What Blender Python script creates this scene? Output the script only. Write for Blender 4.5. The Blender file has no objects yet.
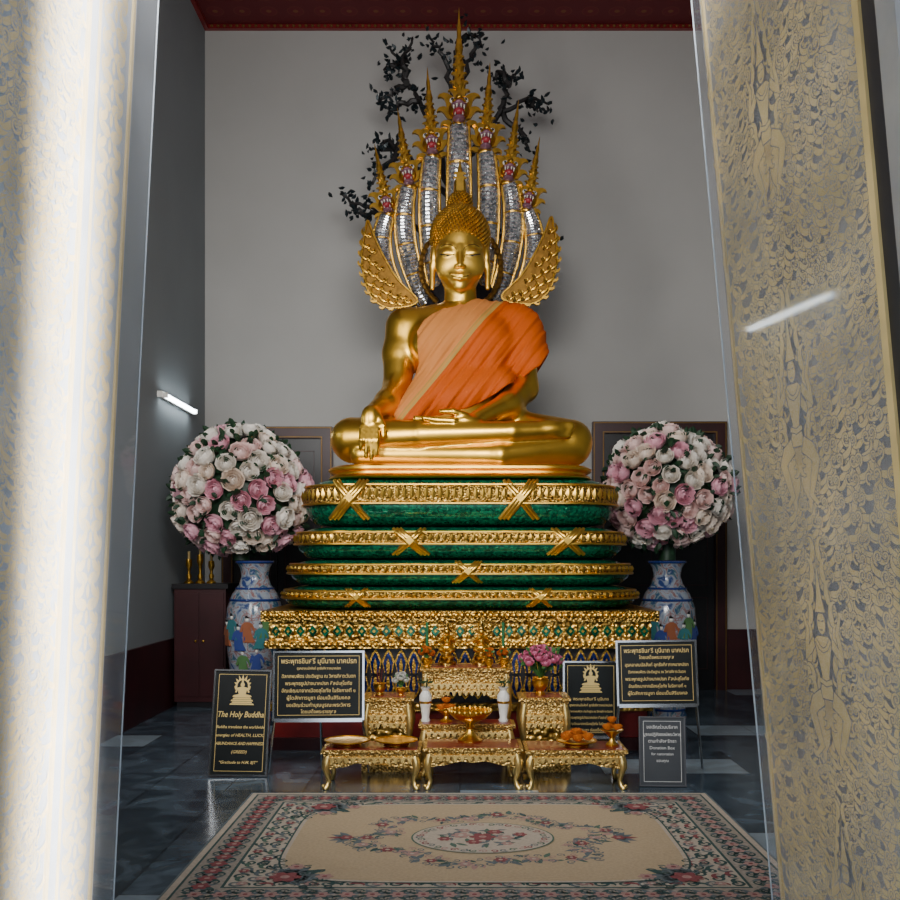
import bpy, bmesh, math, random
import numpy as np
from mathutils import Vector, Matrix, Euler
random.seed(7)
SC = bpy.context.scene
C = SC.collection
PI = math.pi
F, CX, HY, CH = 1000.0, 460.0, 560.0, 1.55
def P(px, py, Y): return Vector(((px-CX)/F*Y, Y, CH-(py-HY)/F*Y))

# ------------------------------------------------------------------ materials
def newmat(name):
    m = bpy.data.materials.new(name); m.use_nodes = True
    return m, m.node_tree, m.node_tree.nodes['Principled BSDF']
def rgb(c): return (c[0], c[1], c[2], 1)
def mat(name, col, rough=.5, metal=0, noise=.12, scale=6, col2=None, bump=0, bscale=40, emit=0, coat=0, spec=.5):
    m, nt, b = newmat(name); N = nt.nodes; L = nt.links
    tc = N.new('ShaderNodeTexCoord')
    nz = N.new('ShaderNodeTexNoise'); nz.inputs['Scale'].default_value = scale; nz.inputs['Detail'].default_value = 4
    L.new(tc.outputs['Object'], nz.inputs['Vector'])
    cr = N.new('ShaderNodeValToRGB')
    cr.color_ramp.elements[0].position = .3; cr.color_ramp.elements[1].position = .7
    cr.color_ramp.elements[0].color = rgb([x*(1-noise) for x in col])
    cr.color_ramp.elements[1].color = rgb(col2 if col2 else [min(1, x*(1+noise)) for x in col])
    L.new(nz.outputs['Fac'], cr.inputs['Fac']); L.new(cr.outputs['Color'], b.inputs['Base Color'])
    b.inputs['Roughness'].default_value = rough; b.inputs['Metallic'].default_value = metal
    b.inputs['Specular IOR Level'].default_value = spec
    b.inputs['Coat Weight'].default_value = coat
    if emit:
        L.new(cr.outputs['Color'], b.inputs['Emission Color']); b.inputs['Emission Strength'].default_value = emit
    if bump:
        n2 = N.new('ShaderNodeTexNoise'); n2.inputs['Scale'].default_value = bscale
        L.new(tc.outputs['Object'], n2.inputs['Vector'])
        bp = N.new('ShaderNodeBump'); bp.inputs['Strength'].default_value = bump; bp.inputs['Distance'].default_value = .02
        L.new(n2.outputs['Fac'], bp.inputs['Height']); L.new(bp.outputs['Normal'], b.inputs['Normal'])
    return m
def carved(name, col, dark, scale=28, rough=.35, metal=1, bump=.8, lo=.05, hi=.45):
    m, nt, b = newmat(name); N = nt.nodes; L = nt.links
    tc = N.new('ShaderNodeTexCoord'); vo = N.new('ShaderNodeTexVoronoi'); vo.inputs['Scale'].default_value = scale
    vo.feature = 'SMOOTH_F1'
    L.new(tc.outputs['Object'], vo.inputs['Vector'])
    cr = N.new('ShaderNodeValToRGB'); cr.color_ramp.elements[0].color = rgb(col); cr.color_ramp.elements[1].color = rgb(dark)  # dark end falls in the crevices, painting their shade into the gold
    cr.color_ramp.elements[0].position = lo+.2; cr.color_ramp.elements[1].position = hi+.2
    L.new(vo.outputs['Distance'], cr.inputs['Fac']); L.new(cr.outputs['Color'], b.inputs['Base Color'])
    bp = N.new('ShaderNodeBump'); bp.invert = True; bp.inputs['Strength'].default_value = bump; bp.inputs['Distance'].default_value = .02
    L.new(vo.outputs['Distance'], bp.inputs['Height']); L.new(bp.outputs['Normal'], b.inputs['Normal'])
    b.inputs['Roughness'].default_value = rough; b.inputs['Metallic'].default_value = metal
    return m
def mosaic(name, col, col2, scale=45, rough=.15, metal=.6, bump=.5, pos=.35):
    m, nt, b = newmat(name); N = nt.nodes; L = nt.links
    tc = N.new('ShaderNodeTexCoord'); vo = N.new('ShaderNodeTexVoronoi'); vo.inputs['Scale'].default_value = scale
    L.new(tc.outputs['Object'], vo.inputs['Vector'])
    sp = N.new('ShaderNodeSeparateColor'); L.new(vo.outputs['Color'], sp.inputs['Color'])
    cr = N.new('ShaderNodeValToRGB'); cr.color_ramp.elements[0].color = rgb(col); cr.color_ramp.elements[1].color = rgb(col2)
    cr.color_ramp.elements[0].position = pos
    L.new(sp.outputs['Red'], cr.inputs['Fac']); L.new(cr.outputs['Color'], b.inputs['Base Color'])
    bp = N.new('ShaderNodeBump'); bp.inputs['Strength'].default_value = bump; bp.inputs['Distance'].default_value = .01
    L.new(sp.outputs['Green'], bp.inputs['Height']); L.new(bp.outputs['Normal'], b.inputs['Normal'])
    b.inputs['Roughness'].default_value = rough; b.inputs['Metallic'].default_value = metal
    return m

GOLD = mat('polished_gold', (.86, .50, .065), .33, 1, .12, 3, bump=.04, bscale=9)
GOLD2 = mat('bright_gold', (.84, .50, .085), .30, 1, .2, 12)
GOLDD = mat('aged_gold', (.60, .34, .055), .34, 1, .35, 14, bump=.3, bscale=60)
GOLDW = mat('deep_gold', (.66, .37, .055), .30, 1, .3, 14)
GOLDE = mat('dull_gilt_line', (.20, .11, .03), .5, .6, .2, 8)
GOLDC = carved('carved_gold', (.86, .54, .13), (.18, .09, .015), 32)
GOLDF = carved('fine_carved_gold', (.84, .53, .13), (.13, .065, .01), 65)
GOLDT = carved('pale_carved_gold', (.90, .63, .22), (.32, .18, .04), 70, .4, .9)
GOLDTL = mat('pale_gold', (.90, .63, .22), .36, .95, .15, 12)
GREEN = mosaic('green_glass_mosaic', (.0, .055, .028), (.006, .20, .095), 48, .08, .35, .4, .2)
SILV = mosaic('silver_glass_mosaic', (.24, .26, .29), (1.0, .99, .97), 50, .14, .8, .8, .08)
BLUEM = mosaic('blue_glass_mosaic', (.004, .008, .06), (.02, .04, .20), 60, .15, .4)
RED = mat('red_lacquer', (.20, .012, .012), .35, 0, .25, 5, coat=.3)
DRED = mat('dark_maroon', (.040, .005, .007), .4, 0, .3, 3)
DARK = mat('dark_brown_black', (.012, .010, .012), .35, 0, .3, 4)
WHITE = mat('ivory_white', (.8, .78, .72), .4, 0, .05)
BLACK = mat('glossy_black', (.008, .008, .01), .2, 0, .2)
CHROME = mat('chrome', (.75, .77, .8), .18, 1, .05)
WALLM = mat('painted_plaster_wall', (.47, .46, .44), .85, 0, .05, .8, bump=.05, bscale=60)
WALLL = mat('shaded_side_wall_paint', (.25, .275, .29), .85, 0, .05, .8, bump=.05, bscale=60)  # darker, bluer wall tone: the side wall's shade put into the colour
LEAFG = mat('dark_green_leaf', (.012, .045, .018), .5, 0, .4, 20)
LEAFT = mat('blackened_metal_leaf', (.012, .020, .024), .4, .3, .4, 10)
BARK = mat('blackened_metal_branch', (.02, .018, .018), .5, .3, .3, 10)
ORANGE = mat('marigold_orange', (.90, .22, .01), .7, 0, .25, 60, bump=.6, bscale=90)
PINK = mat('pink_petal', (.78, .25, .40), .6, 0, .12, 10)

# ------------------------------------------------------------------ mesh builder
def root_of(o):
    while o.parent: o = o.parent
    return o
def thing(name, label, cat, loc=(0, 0, 0), rot=(0, 0, 0), group=None, kind=None):
    o = bpy.data.objects.new(name, None); C.objects.link(o); o.location = loc; o.rotation_euler = rot
    o.empty_display_size = .1
    if label: o['label'] = label
    if cat: o['category'] = cat
    if group: o['group'] = group
    if kind: o['kind'] = kind
    return o
def tag(o, label, cat, group=None):
    o['label'] = label; o['category'] = cat
    if group: o['group'] = group
    return o
class MB:
    def __init__(s): s.v = []; s.f = []; s.m = []
    def add(s, vs, fs, mi=0, M=None):
        n = len(s.v)
        if M is not None: vs = [M @ Vector(q) for q in vs]
        s.v += [tuple(q) for q in vs]; s.f += [tuple(i+n for i in f) for f in fs]
        s.m += (mi if isinstance(mi, list) else [mi]*len(fs))
    def box(s, c, d, mi=0, M=None):
        x, y, z = c; a, b, e = d[0]/2, d[1]/2, d[2]/2
        vs = [(x+i*a, y+j*b, z+k*e) for i in (-1, 1) for j in (-1, 1) for k in (-1, 1)]
        s.add(vs, [(0, 1, 3, 2), (4, 6, 7, 5), (0, 4, 5, 1), (2, 3, 7, 6), (0, 2, 6, 4), (1, 5, 7, 3)], mi, M)
    def bx(s, x0, x1, y0, y1, z0, z1, mi=0, M=None):
        s.box(((x0+x1)/2, (y0+y1)/2, (z0+z1)/2), (x1-x0, y1-y0, z1-z0), mi, M)
    def lathe(s, prof, c=(0, 0, 0), seg=24, mi=0, M=None, sy=1.0):
        vs = []; fs = []; n = len(prof)
        for r, z in prof:
            for k in range(seg):
                a = 2*PI*k/seg; vs.append((c[0]+r*math.cos(a), c[1]+r*sy*math.sin(a), c[2]+z))
        for i in range(n-1):
            for k in range(seg):
                k2 = (k+1) % seg; fs.append((i*seg+k, i*seg+k2, (i+1)*seg+k2, (i+1)*seg+k))
        fs.append(tuple(range(seg-1, -1, -1))); fs.append(tuple((n-1)*seg+k for k in range(seg)))
        s.add(vs, fs, mi, M)
    def ell(s, c, r, seg=16, rings=10, mi=0, M=None):
        prof = [(max(1e-4, math.sin(PI*i/rings)), -math.cos(PI*i/rings)) for i in range(rings+1)]
        vs = []; fs = []
        for rr, z in prof:
            for k in range(seg):
                a = 2*PI*k/seg; vs.append((c[0]+r[0]*rr*math.cos(a), c[1]+r[1]*rr*math.sin(a), c[2]+r[2]*z))
        for i in range(rings):
            for k in range(seg):
                k2 = (k+1) % seg; fs.append((i*seg+k, i*seg+k2, (i+1)*seg+k2, (i+1)*seg+k))
        s.add(vs, fs, mi, M)
    def tube(s, pts, rad, seg=8, mi=0, M=None, flat=1.0):
        pts = [Vector(p) for p in pts]; n = len(pts)
        if not hasattr(rad, '__len__'): rad = [rad]*n
        vs = []; fs = []; ms = []
        up = None
        for i, p in enumerate(pts):
            t = (pts[min(i+1, n-1)]-pts[max(i-1, 0)]).normalized()
            if up is None:
                up = Vector((0, 1, 0)) if abs(t.y) < .9 else Vector((1, 0, 0))
            sd = t.cross(up).normalized(); up = sd.cross(t).normalized()
            for k in range(seg):
                a = 2*PI*k/seg; vs.append(p+(sd*math.cos(a)+up*math.sin(a)*flat)*rad[i])
        for i in range(n-1):
            for k in range(seg):
                k2 = (k+1) % seg; fs.append((i*seg+k, i*seg+k2, (i+1)*seg+k2, (i+1)*seg+k))
                ms.append(mi(i) if callable(mi) else mi)
        fs.append(tuple(range(seg-1, -1, -1))); fs.append(tuple((n-1)*seg+k for k in range(seg)))
        e = mi(0) if callable(mi) else mi; ms += [e, e]
        s.add(vs, fs, ms, M)
    def prism(s, out, y0, y1, mi=0, M=None):
        n = len(out)
        vs = [(x, y0, z) for x, z in out]+[(x, y1, z) for x, z in out]
        fs = [tuple(range(n)), tuple(range(2*n-1, n-1, -1))]+[(i, i+n, (i+1) % n+n, (i+1) % n) for i in range(n)]
        s.add(vs, fs, mi, M)
    def build(s, name, mats, parent=None, smooth=True, world=True, ang=42):
        if not isinstance(mats, (list, tuple)): mats = [mats]
        v = s.v; L = None
        if parent is not None and world:
            L = root_of(parent).location
        elif parent is None:
            xs, ys, zs = zip(*v); L = Vector(((min(xs)+max(xs))/2, (min(ys)+max(ys))/2, min(zs)))
        if L is not None: v = [(a-L[0], b-L[1], c-L[2]) for a, b, c in v]
        me = bpy.data.meshes.new(name); me.from_pydata(v, [], s.f)
        for m in mats: me.materials.append(m)
        me.polygons.foreach_set('material_index', s.m)
        bm = bmesh.new(); bm.from_mesh(me); bmesh.ops.recalc_face_normals(bm, faces=bm.faces); bm.to_mesh(me); bm.free()
        if smooth:
            me.polygons.foreach_set('use_smooth', [True]*len(me.polygons))
            me.set_sharp_from_angle(angle=math.radians(ang))
        me.update()
        o = bpy.data.objects.new(name, me); C.objects.link(o)
        if parent is not None: o.parent = parent
        else: o.location = L
        return o
def struct(o): o['kind'] = 'structure'; return o
def link_mesh(name, me, parent, M=None):
    o = bpy.data.objects.new(name, me); C.objects.link(o); o.parent = parent
    if M is not None: o.matrix_local = M
    return o

# ------------------------------------------------------------------ SDF tools
def cap(a, b, ra, rb):
    a = np.array(a, np.float32); b = np.array(b, np.float32); ba = b-a; L2 = float(ba@ba)
    def f(X, Y, Z):
        h = np.clip(((X-a[0])*ba[0]+(Y-a[1])*ba[1]+(Z-a[2])*ba[2])/L2, 0, 1)
        return np.sqrt((X-a[0]-h*ba[0])**2+(Y-a[1]-h*ba[1])**2+(Z-a[2]-h*ba[2])**2)-(ra+(rb-ra)*h)
    return f
def elp(c, r):
    c = tuple(float(q) for q in c)
    if not hasattr(r, '__len__'): r = (r, r, r)
    def f(X, Y, Z):
        x, y, z = (X-c[0])/r[0], (Y-c[1])/r[1], (Z-c[2])/r[2]
        k0 = np.sqrt(x*x+y*y+z*z)+1e-9; k1 = np.sqrt((x/r[0])**2+(y/r[1])**2+(z/r[2])**2)+1e-9
        return k0*(k0-1)/k1
    return f
def smin(a, b, k):
    h = np.clip(.5+.5*(b-a)/k, 0, 1)
    return b+(a-b)*h-k*h*(1-h)
def blend(prims):
    def f(X, Y, Z):
        d = None
        for g, k in prims:
            e = g(X, Y, Z); d = e if d is None else smin(d, e, k)
        return d
    return f
def nets(f, lo, hi, h):
    ax = [np.arange(lo[i], hi[i]+h, h, dtype=np.float32) for i in range(3)]
    X, Y, Z = np.meshgrid(*ax, indexing='ij'); D = f(X, Y, Z)
    nx, ny, nz = D.shape
    off = [(i, j, k) for i in (0, 1) for j in (0, 1) for k in (0, 1)]
    c = [D[i:nx-1+i, j:ny-1+j, k:nz-1+k] for i, j, k in off]
    neg = sum((a < 0).astype(np.int8) for a in c); act = (neg > 0) & (neg < 8)
    n = int(act.sum()); idx = -np.ones(act.shape, np.int64); idx[act] = np.arange(n)
    cell = np.argwhere(act).astype(np.float64); pos = np.zeros((n, 3)); cnt = np.zeros(n)
    cv = [a[act] for a in c]
    for a in range(8):
        for b in range(a+1, 8):
            if sum(abs(off[a][q]-off[b][q]) for q in range(3)) != 1: continue
            m = (cv[a] < 0) != (cv[b] < 0)
            t = np.where(m, cv[a]/np.where(m, cv[a]-cv[b], 1), 0)
            oa = np.array(off[a]); ob = np.array(off[b])
            pos += np.where(m[:, None], oa+t[:, None]*(ob-oa), 0); cnt += m
    pos = (pos/cnt[:, None]+cell)*h+np.array([q[0] for q in ax])
    faces = []
    S = D < 0
    def quads(ch, a, b, c_, d, inside):
        q = np.stack([a[ch], b[ch], c_[ch], d[ch]], 1); fl = ~inside[ch]
        q[fl] = q[fl][:, ::-1]; faces.append(q)
    s0, s1 = S[:-1, 1:-1, 1:-1], S[1:, 1:-1, 1:-1]
    quads(s0 != s1, idx[:, :-1, :-1], idx[:, 1:, :-1], idx[:, 1:, 1:], idx[:, :-1, 1:], s0)
    s0, s1 = S[1:-1, :-1, 1:-1], S[1:-1, 1:, 1:-1]
    quads(s0 != s1, idx[:-1, :, :-1], idx[:-1, :, 1:], idx[1:, :, 1:], idx[1:, :, :-1], s0)
    s0, s1 = S[1:-1, 1:-1, :-1], S[1:-1, 1:-1, 1:]
    quads(s0 != s1, idx[:-1, :-1, :], idx[1:, :-1, :], idx[1:, 1:, :], idx[:-1, 1:, :], s0)
    return pos, np.concatenate(faces)
def net_obj(name, f, lo, hi, h, m, parent):
    v, q = nets(f, lo, hi, h); L = root_of(parent).location
    me = bpy.data.meshes.new(name); me.from_pydata((v-np.array(L)).tolist(), [], q.tolist())
    me.materials.append(m); me.polygons.foreach_set('use_smooth', [True]*len(me.polygons)); me.update()
    o = bpy.data.objects.new(name, me); C.objects.link(o); o.parent = parent
    return o

# ------------------------------------------------------------------ text
def text_geo(body, size, shear=0, bold=0):
    cu = bpy.data.curves.new('t', 'FONT'); cu.body = body; cu.size = size; cu.align_x = 'CENTER'; cu.align_y = 'CENTER'
    cu.resolution_u = 2; cu.shear = shear; cu.offset = bold*size
    o = bpy.data.objects.new('t', cu); C.objects.link(o)
    dg = bpy.context.evaluated_depsgraph_get(); dg.update()
    me = bpy.data.meshes.new_from_object(o.evaluated_get(dg))
    vs = [tuple(v.co) for v in me.vertices]; fs = [tuple(p.vertices) for p in me.polygons]
    bpy.data.objects.remove(o); bpy.data.curves.remove(cu); bpy.data.meshes.remove(me)
    return vs, fs

# ------------------------------------------------------------------ ornament curves
def kranok(x, y, ang, size, flip, N=9, w=.17):
    pts = []; ws = []; px, py = x, y
    for i in range(N+1):
        t = i/N; pts.append((px, py)); ws.append(size*w*(math.sin(PI*min(1, max(0, t))**.6)**.8 if 0 < t < 1 else 0)+size*.006)
        h = ang+flip*(-.9+2.7*t*t); px += math.cos(h)*size/N; py += math.sin(h)*size/N
    return pts, ws
def scroll(x, y, ang, size, flip, N=16):
    pts = []; ws = []
    for i in range(N+1):
        t = i/N; r = size*.34*(1-.85*t); a = ang+flip*t*2.4*PI
        pts.append((x+r*math.cos(a), y+r*math.sin(a))); ws.append(size*.05*(1-.5*t)+size*.01)
    return pts, ws
def ribbon(pts, ws):
    L = []; R = []; n = len(pts)
    for i in range(n):
        a = pts[max(0, i-1)]; b = pts[min(n-1, i+1)]; dx, dy = b[0]-a[0], b[1]-a[1]; l = math.hypot(dx, dy) or 1
        nx, ny = -dy/l*ws[i], dx/l*ws[i]; L.append((pts[i][0]+nx, pts[i][1]+ny)); R.append((pts[i][0]-nx, pts[i][1]-ny))
    return L+R, [(i, i+1, n+i+1, n+i) for i in range(n-1)]
def kr_out(*a, **k):
    p, w = kranok(*a, **k); v, f = ribbon(p, w); return v[:len(p)]+v[len(p):][::-1]

# ================================================================== SETTING
def floor_mat():
    m, nt, b = newmat('dark_marble_tiles'); N = nt.nodes; L = nt.links
    tc = N.new('ShaderNodeTexCoord'); mp = N.new('ShaderNodeMapping'); mp.inputs['Scale'].default_value = (1.9, 1.9, 1.9)
    L.new(tc.outputs['Object'], mp.inputs['Vector'])
    br = N.new('ShaderNodeTexBrick'); br.offset = 0; br.inputs['Scale'].default_value = 1; br.inputs['Mortar Size'].default_value = .012
    br.inputs['Brick Width'].default_value = 1.0; br.inputs['Row Height'].default_value = 1.0
    br.inputs['Color1'].default_value = (.022, .038, .055, 1); br.inputs['Color2'].default_value = (.065, .095, .125, 1)
    br.inputs['Mortar'].default_value = (.008, .012, .016, 1)
    L.new(mp.outputs['Vector'], br.inputs['Vector'])
    nz = N.new('ShaderNodeTexNoise'); nz.inputs['Scale'].default_value = 3; nz.inputs['Detail'].default_value = 8; nz.inputs['Distortion'].default_value = 1.5
    L.new(tc.outputs['Object'], nz.inputs['Vector'])
    cr = N.new('ShaderNodeValToRGB'); cr.color_ramp.elements[0].position = .46; cr.color_ramp.elements[1].position = .68
    cr.color_ramp.elements[0].color = (0, 0, 0, 1); cr.color_ramp.elements[1].color = (.12, .16, .20, 1)
    L.new(nz.outputs['Fac'], cr.inputs['Fac'])
    mx = N.new('ShaderNodeMix'); mx.data_type = 'RGBA'; mx.blend_type = 'ADD'; mx.inputs[0].default_value = .55
    L.new(br.outputs['Color'], mx.inputs[6]); L.new(cr.outputs['Color'], mx.inputs[7])
    vm = N.new('ShaderNodeVectorMath'); vm.operation = 'FLOOR'; L.new(mp.outputs['Vector'], vm.inputs[0])
    wn = N.new('ShaderNodeTexWhiteNoise'); wn.noise_dimensions = '2D'; L.new(vm.outputs[0], wn.inputs['Vector'])
    c2 = N.new('ShaderNodeValToRGB'); c2.color_ramp.interpolation = 'CONSTANT'; c2.color_ramp.elements[1].position = .84
    c2.color_ramp.elements[0].color = (0, 0, 0, 1); c2.color_ramp.elements[1].color = (.26, .31, .34, 1)
    L.new(wn.outputs['Value'], c2.inputs['Fac'])
    m2 = N.new('ShaderNodeMix'); m2.data_type = 'RGBA'; m2.blend_type = 'ADD'; m2.inputs[0].default_value = .8
    L.new(mx.outputs[2], m2.inputs[6]); L.new(c2.outputs['Color'], m2.inputs[7])
    L.new(m2.outputs[2], b.inputs['Base Color']); b.inputs['Roughness'].default_value = .2
    return m
def ceil_mat():
    m, nt, b = newmat('red_stencilled_ceiling'); N = nt.nodes; L = nt.links
    tc = N.new('ShaderNodeTexCoord'); vo = N.new('ShaderNodeTexVoronoi'); vo.inputs['Scale'].default_value = 3.2; vo.inputs['Randomness'].default_value = 0
    L.new(tc.outputs['Object'], vo.inputs['Vector'])
    cr = N.new('ShaderNodeValToRGB'); e = cr.color_ramp.elements
    e[0].position = .08; e[0].color = (.20, .06, .02, 1); e[1].position = .12; e[1].color = (.14, .007, .012, 1)
    for p, c in ((.28, (.14, .007, .012, 1)), (.30, (.17, .03, .015, 1)), (.33, (.12, .006, .010, 1))):
        q = e.new(p); q.color = c
    L.new(vo.outputs['Distance'], cr.inputs['Fac']); L.new(cr.outputs['Color'], b.inputs['Base Color']); b.inputs['Roughness'].default_value = .7
    return m
XL, XR, YB, ZC = -3.06, 3.6, 12.0, 7.95
b = MB(); b.bx(-6, 6, -4, YB+.2, -.1, 0); struct(b.build('floor', floor_mat(), smooth=False))
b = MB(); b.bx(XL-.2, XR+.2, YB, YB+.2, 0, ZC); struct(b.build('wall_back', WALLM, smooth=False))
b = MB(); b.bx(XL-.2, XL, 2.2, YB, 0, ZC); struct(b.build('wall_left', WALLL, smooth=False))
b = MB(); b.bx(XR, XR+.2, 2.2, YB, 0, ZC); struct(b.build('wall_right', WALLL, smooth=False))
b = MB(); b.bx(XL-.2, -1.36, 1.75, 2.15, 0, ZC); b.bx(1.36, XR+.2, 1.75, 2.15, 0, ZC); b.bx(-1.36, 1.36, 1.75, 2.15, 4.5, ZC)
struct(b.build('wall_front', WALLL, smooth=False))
b = MB(); b.bx(XL-.2, XR+.2, 1.75, YB+.2, ZC, ZC+.15); struct(b.build('ceiling', ceil_mat(), smooth=False))
b = MB(); b.bx(XL, XL+.03, 2.2, YB, 0, .72); struct(b.build('baseboard_left', DRED, smooth=False))
b = MB(); b.bx(XL+.03, -2.86, YB-.03, YB, 0, .72); b.bx(-1.5, 1.55, YB-.03, YB, 0, .72); b.bx(3.2, XR, YB-.03, YB, 0, .72)
struct(b.build('baseboard_back', DRED, smooth=False))
b = MB(); b.bx(XL+.05, XR, YB-.06, YB, ZC-.05, ZC, 0)
x = XL+.1
while x < XR-.05:
    b.ell((x, YB-.07, ZC-.025), (.02, .018, .016), 8, 6, 1); x += .075
struct(b.build('trim_1', [RED, GOLDE]))
b = MB(); b.bx(XL, XL+.05, 2.2, YB, ZC-.05, ZC); struct(b.build('trim_2', RED, smooth=False))

def back_door(n, x0, x1, top):
    r = thing('door_%d' % n, None, None, ((x0+x1)/2, YB, 0), kind='structure')
    b = MB(); w = .14
    b.bx(x0, x0+w, YB-.1, YB, 0, top); b.bx(x1-w, x1, YB-.1, YB, 0, top); b.bx(x0+w, x1-w, YB-.1, YB, top-w, top)
    b.build('door_frame', DRED, r, False)
    b = MB()
    for o in (.01, w-.02):
        b.bx(x0+o, x0+o+.012, YB-.112, YB-.1, 0, top-o); b.bx(x1-o-.012, x1-o, YB-.112, YB-.1, 0, top-o)
        b.bx(x0+o+.012, x1-o-.012, YB-.112, YB-.1, top-o-.012, top-o)
    b.build('gilt_edge', GOLDE, r, False)
    m = (x0+x1)/2
    for a, c in ((x0+w, m-.005), (m+.005, x1-w)):
        b = MB(); b.bx(a, c, YB-.05, YB-.005, 0, top-w); pnl = b.build('door_panel', DARK, r, False)
        b = MB()
        for z0, z1 in ((.25, 1.1), (1.25, top-w-.15)):
            for q in ((a+.08, a+.09), (c-.09, c-.08)): b.bx(q[0], q[1], YB-.056, YB-.05, z0, z1)
            for z in (z0, z1): b.bx(a+.08, c-.08, YB-.056, YB-.05, z-.005, z+.005)
        b.build('panel_moulding', DRED, pnl, False)
back_door(3, -2.84, -1.52, 3.14)
back_door(4, 1.58, 3.18, 3.20)

# ------------------------------------------------------------------ front door leaves
def leaf_pt(side, Y, z, off):
    if side > 0:
        X = 1.020-.153*(Y-2.3)-.09*(z-1.9); n = Vector((-1, -.153, -.09)).normalized()
    else:
        X = -1.205+.10*(Y-2.2)+.05*(z-1.9); n = Vector((1, -.10, -.05)).normalized()
    return Vector((X, Y, z))+n*off
def acrylic(name, tint, base, gr):
    m = bpy.data.materials.new(name); m.use_nodes = True; nt = m.node_tree; N = nt.nodes; L = nt.links
    for q in list(N):
        if q.type == 'BSDF_PRINCIPLED': N.remove(q)
    out = [q for q in N if q.type == 'OUTPUT_MATERIAL'][0]
    tr = N.new('ShaderNodeBsdfTransparent'); tr.inputs['Color'].default_value = (tint, tint, tint, 1)
    gl = N.new('ShaderNodeBsdfGlossy'); gl.inputs['Roughness'].default_value = gr
    df = N.new('ShaderNodeBsdfDiffuse'); df.inputs['Color'].default_value = (.74, .78, .85, 1)
    tc = N.new('ShaderNodeTexCoord'); nz = N.new('ShaderNodeTexNoise'); nz.inputs['Scale'].default_value = 2.5
    L.new(tc.outputs['Object'], nz.inputs['Vector'])
    mm = N.new('ShaderNodeMath'); mm.operation = 'MULTIPLY'; mm.inputs[1].default_value = base*2; L.new(nz.outputs['Fac'], mm.inputs[0])
    m1 = N.new('ShaderNodeMixShader'); L.new(mm.outputs[0], m1.inputs[0]); L.new(tr.outputs[0], m1.inputs[1]); L.new(df.outputs[0], m1.inputs[2])
    lw = N.new('ShaderNodeLayerWeight'); lw.inputs['Blend'].default_value = .5
    pw_ = N.new('ShaderNodeMath'); pw_.operation = 'POWER'; pw_.inputs[1].default_value = 5; L.new(lw.outputs['Facing'], pw_.inputs[0])
    ma = N.new('ShaderNodeMath'); ma.operation = 'MULTIPLY_ADD'; ma.inputs[1].default_value = .9; ma.inputs[2].default_value = .05; L.new(pw_.outputs[0], ma.inputs[0])
    m2 = N.new('ShaderNodeMixShader'); L.new(ma.outputs[0], m2.inputs[0]); L.new(m1.outputs[0], m2.inputs[1]); L.new(gl.outputs[0], m2.inputs[2])
    L.new(m2.outputs[0], out.inputs['Surface'])
    return m
LACQ = mat('haze_greyed_lacquer', (.20, .20, .205), .4, 0, .25, 4, col2=(.28, .265, .24))  # dark ground lightened to grey, haze put into the colour
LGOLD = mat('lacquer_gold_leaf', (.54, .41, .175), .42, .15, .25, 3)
LACQL = mat('glare_paled_lacquer', (.36, .40, .48), .45, 0, .2, 4)  # left leaf's ground paled, its washed-out glare put into the colour
LGOLDL = mat('glare_paled_gold_leaf', (.78, .58, .23), .42, .1, .2, 5)  # gold leaf lightened the same way for the glare on the left
ACRR = acrylic('clear_acrylic_right', .97, .08, .05); ACRL = acrylic('hazed_acrylic_left', .97, .20, .03)  # left sheet's larger diffuse share paints a broad haze over the leaf
def leaf_slab(side, Y0, Y1, z0, z1, o0, o1):
    vs = [leaf_pt(side, y, z, o) for y in (Y0, Y1) for o in (o0, o1) for z in (z0, z1)]
    return vs, [(0, 1, 3, 2), (4, 6, 7, 5), (0, 4, 5, 1), (2, 3, 7, 6), (0, 2, 6, 4), (1, 5, 7, 3)]
def ellipse2(cx, cy, a, bb, n=18, rot=0):
    return [(cx+a*math.cos(t)*math.cos(rot)-bb*math.sin(t)*math.sin(rot), cy+a*math.cos(t)*math.sin(rot)+bb*math.sin(t)*math.cos(rot)) for t in [2*PI*i/n for i in range(n)]]
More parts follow.
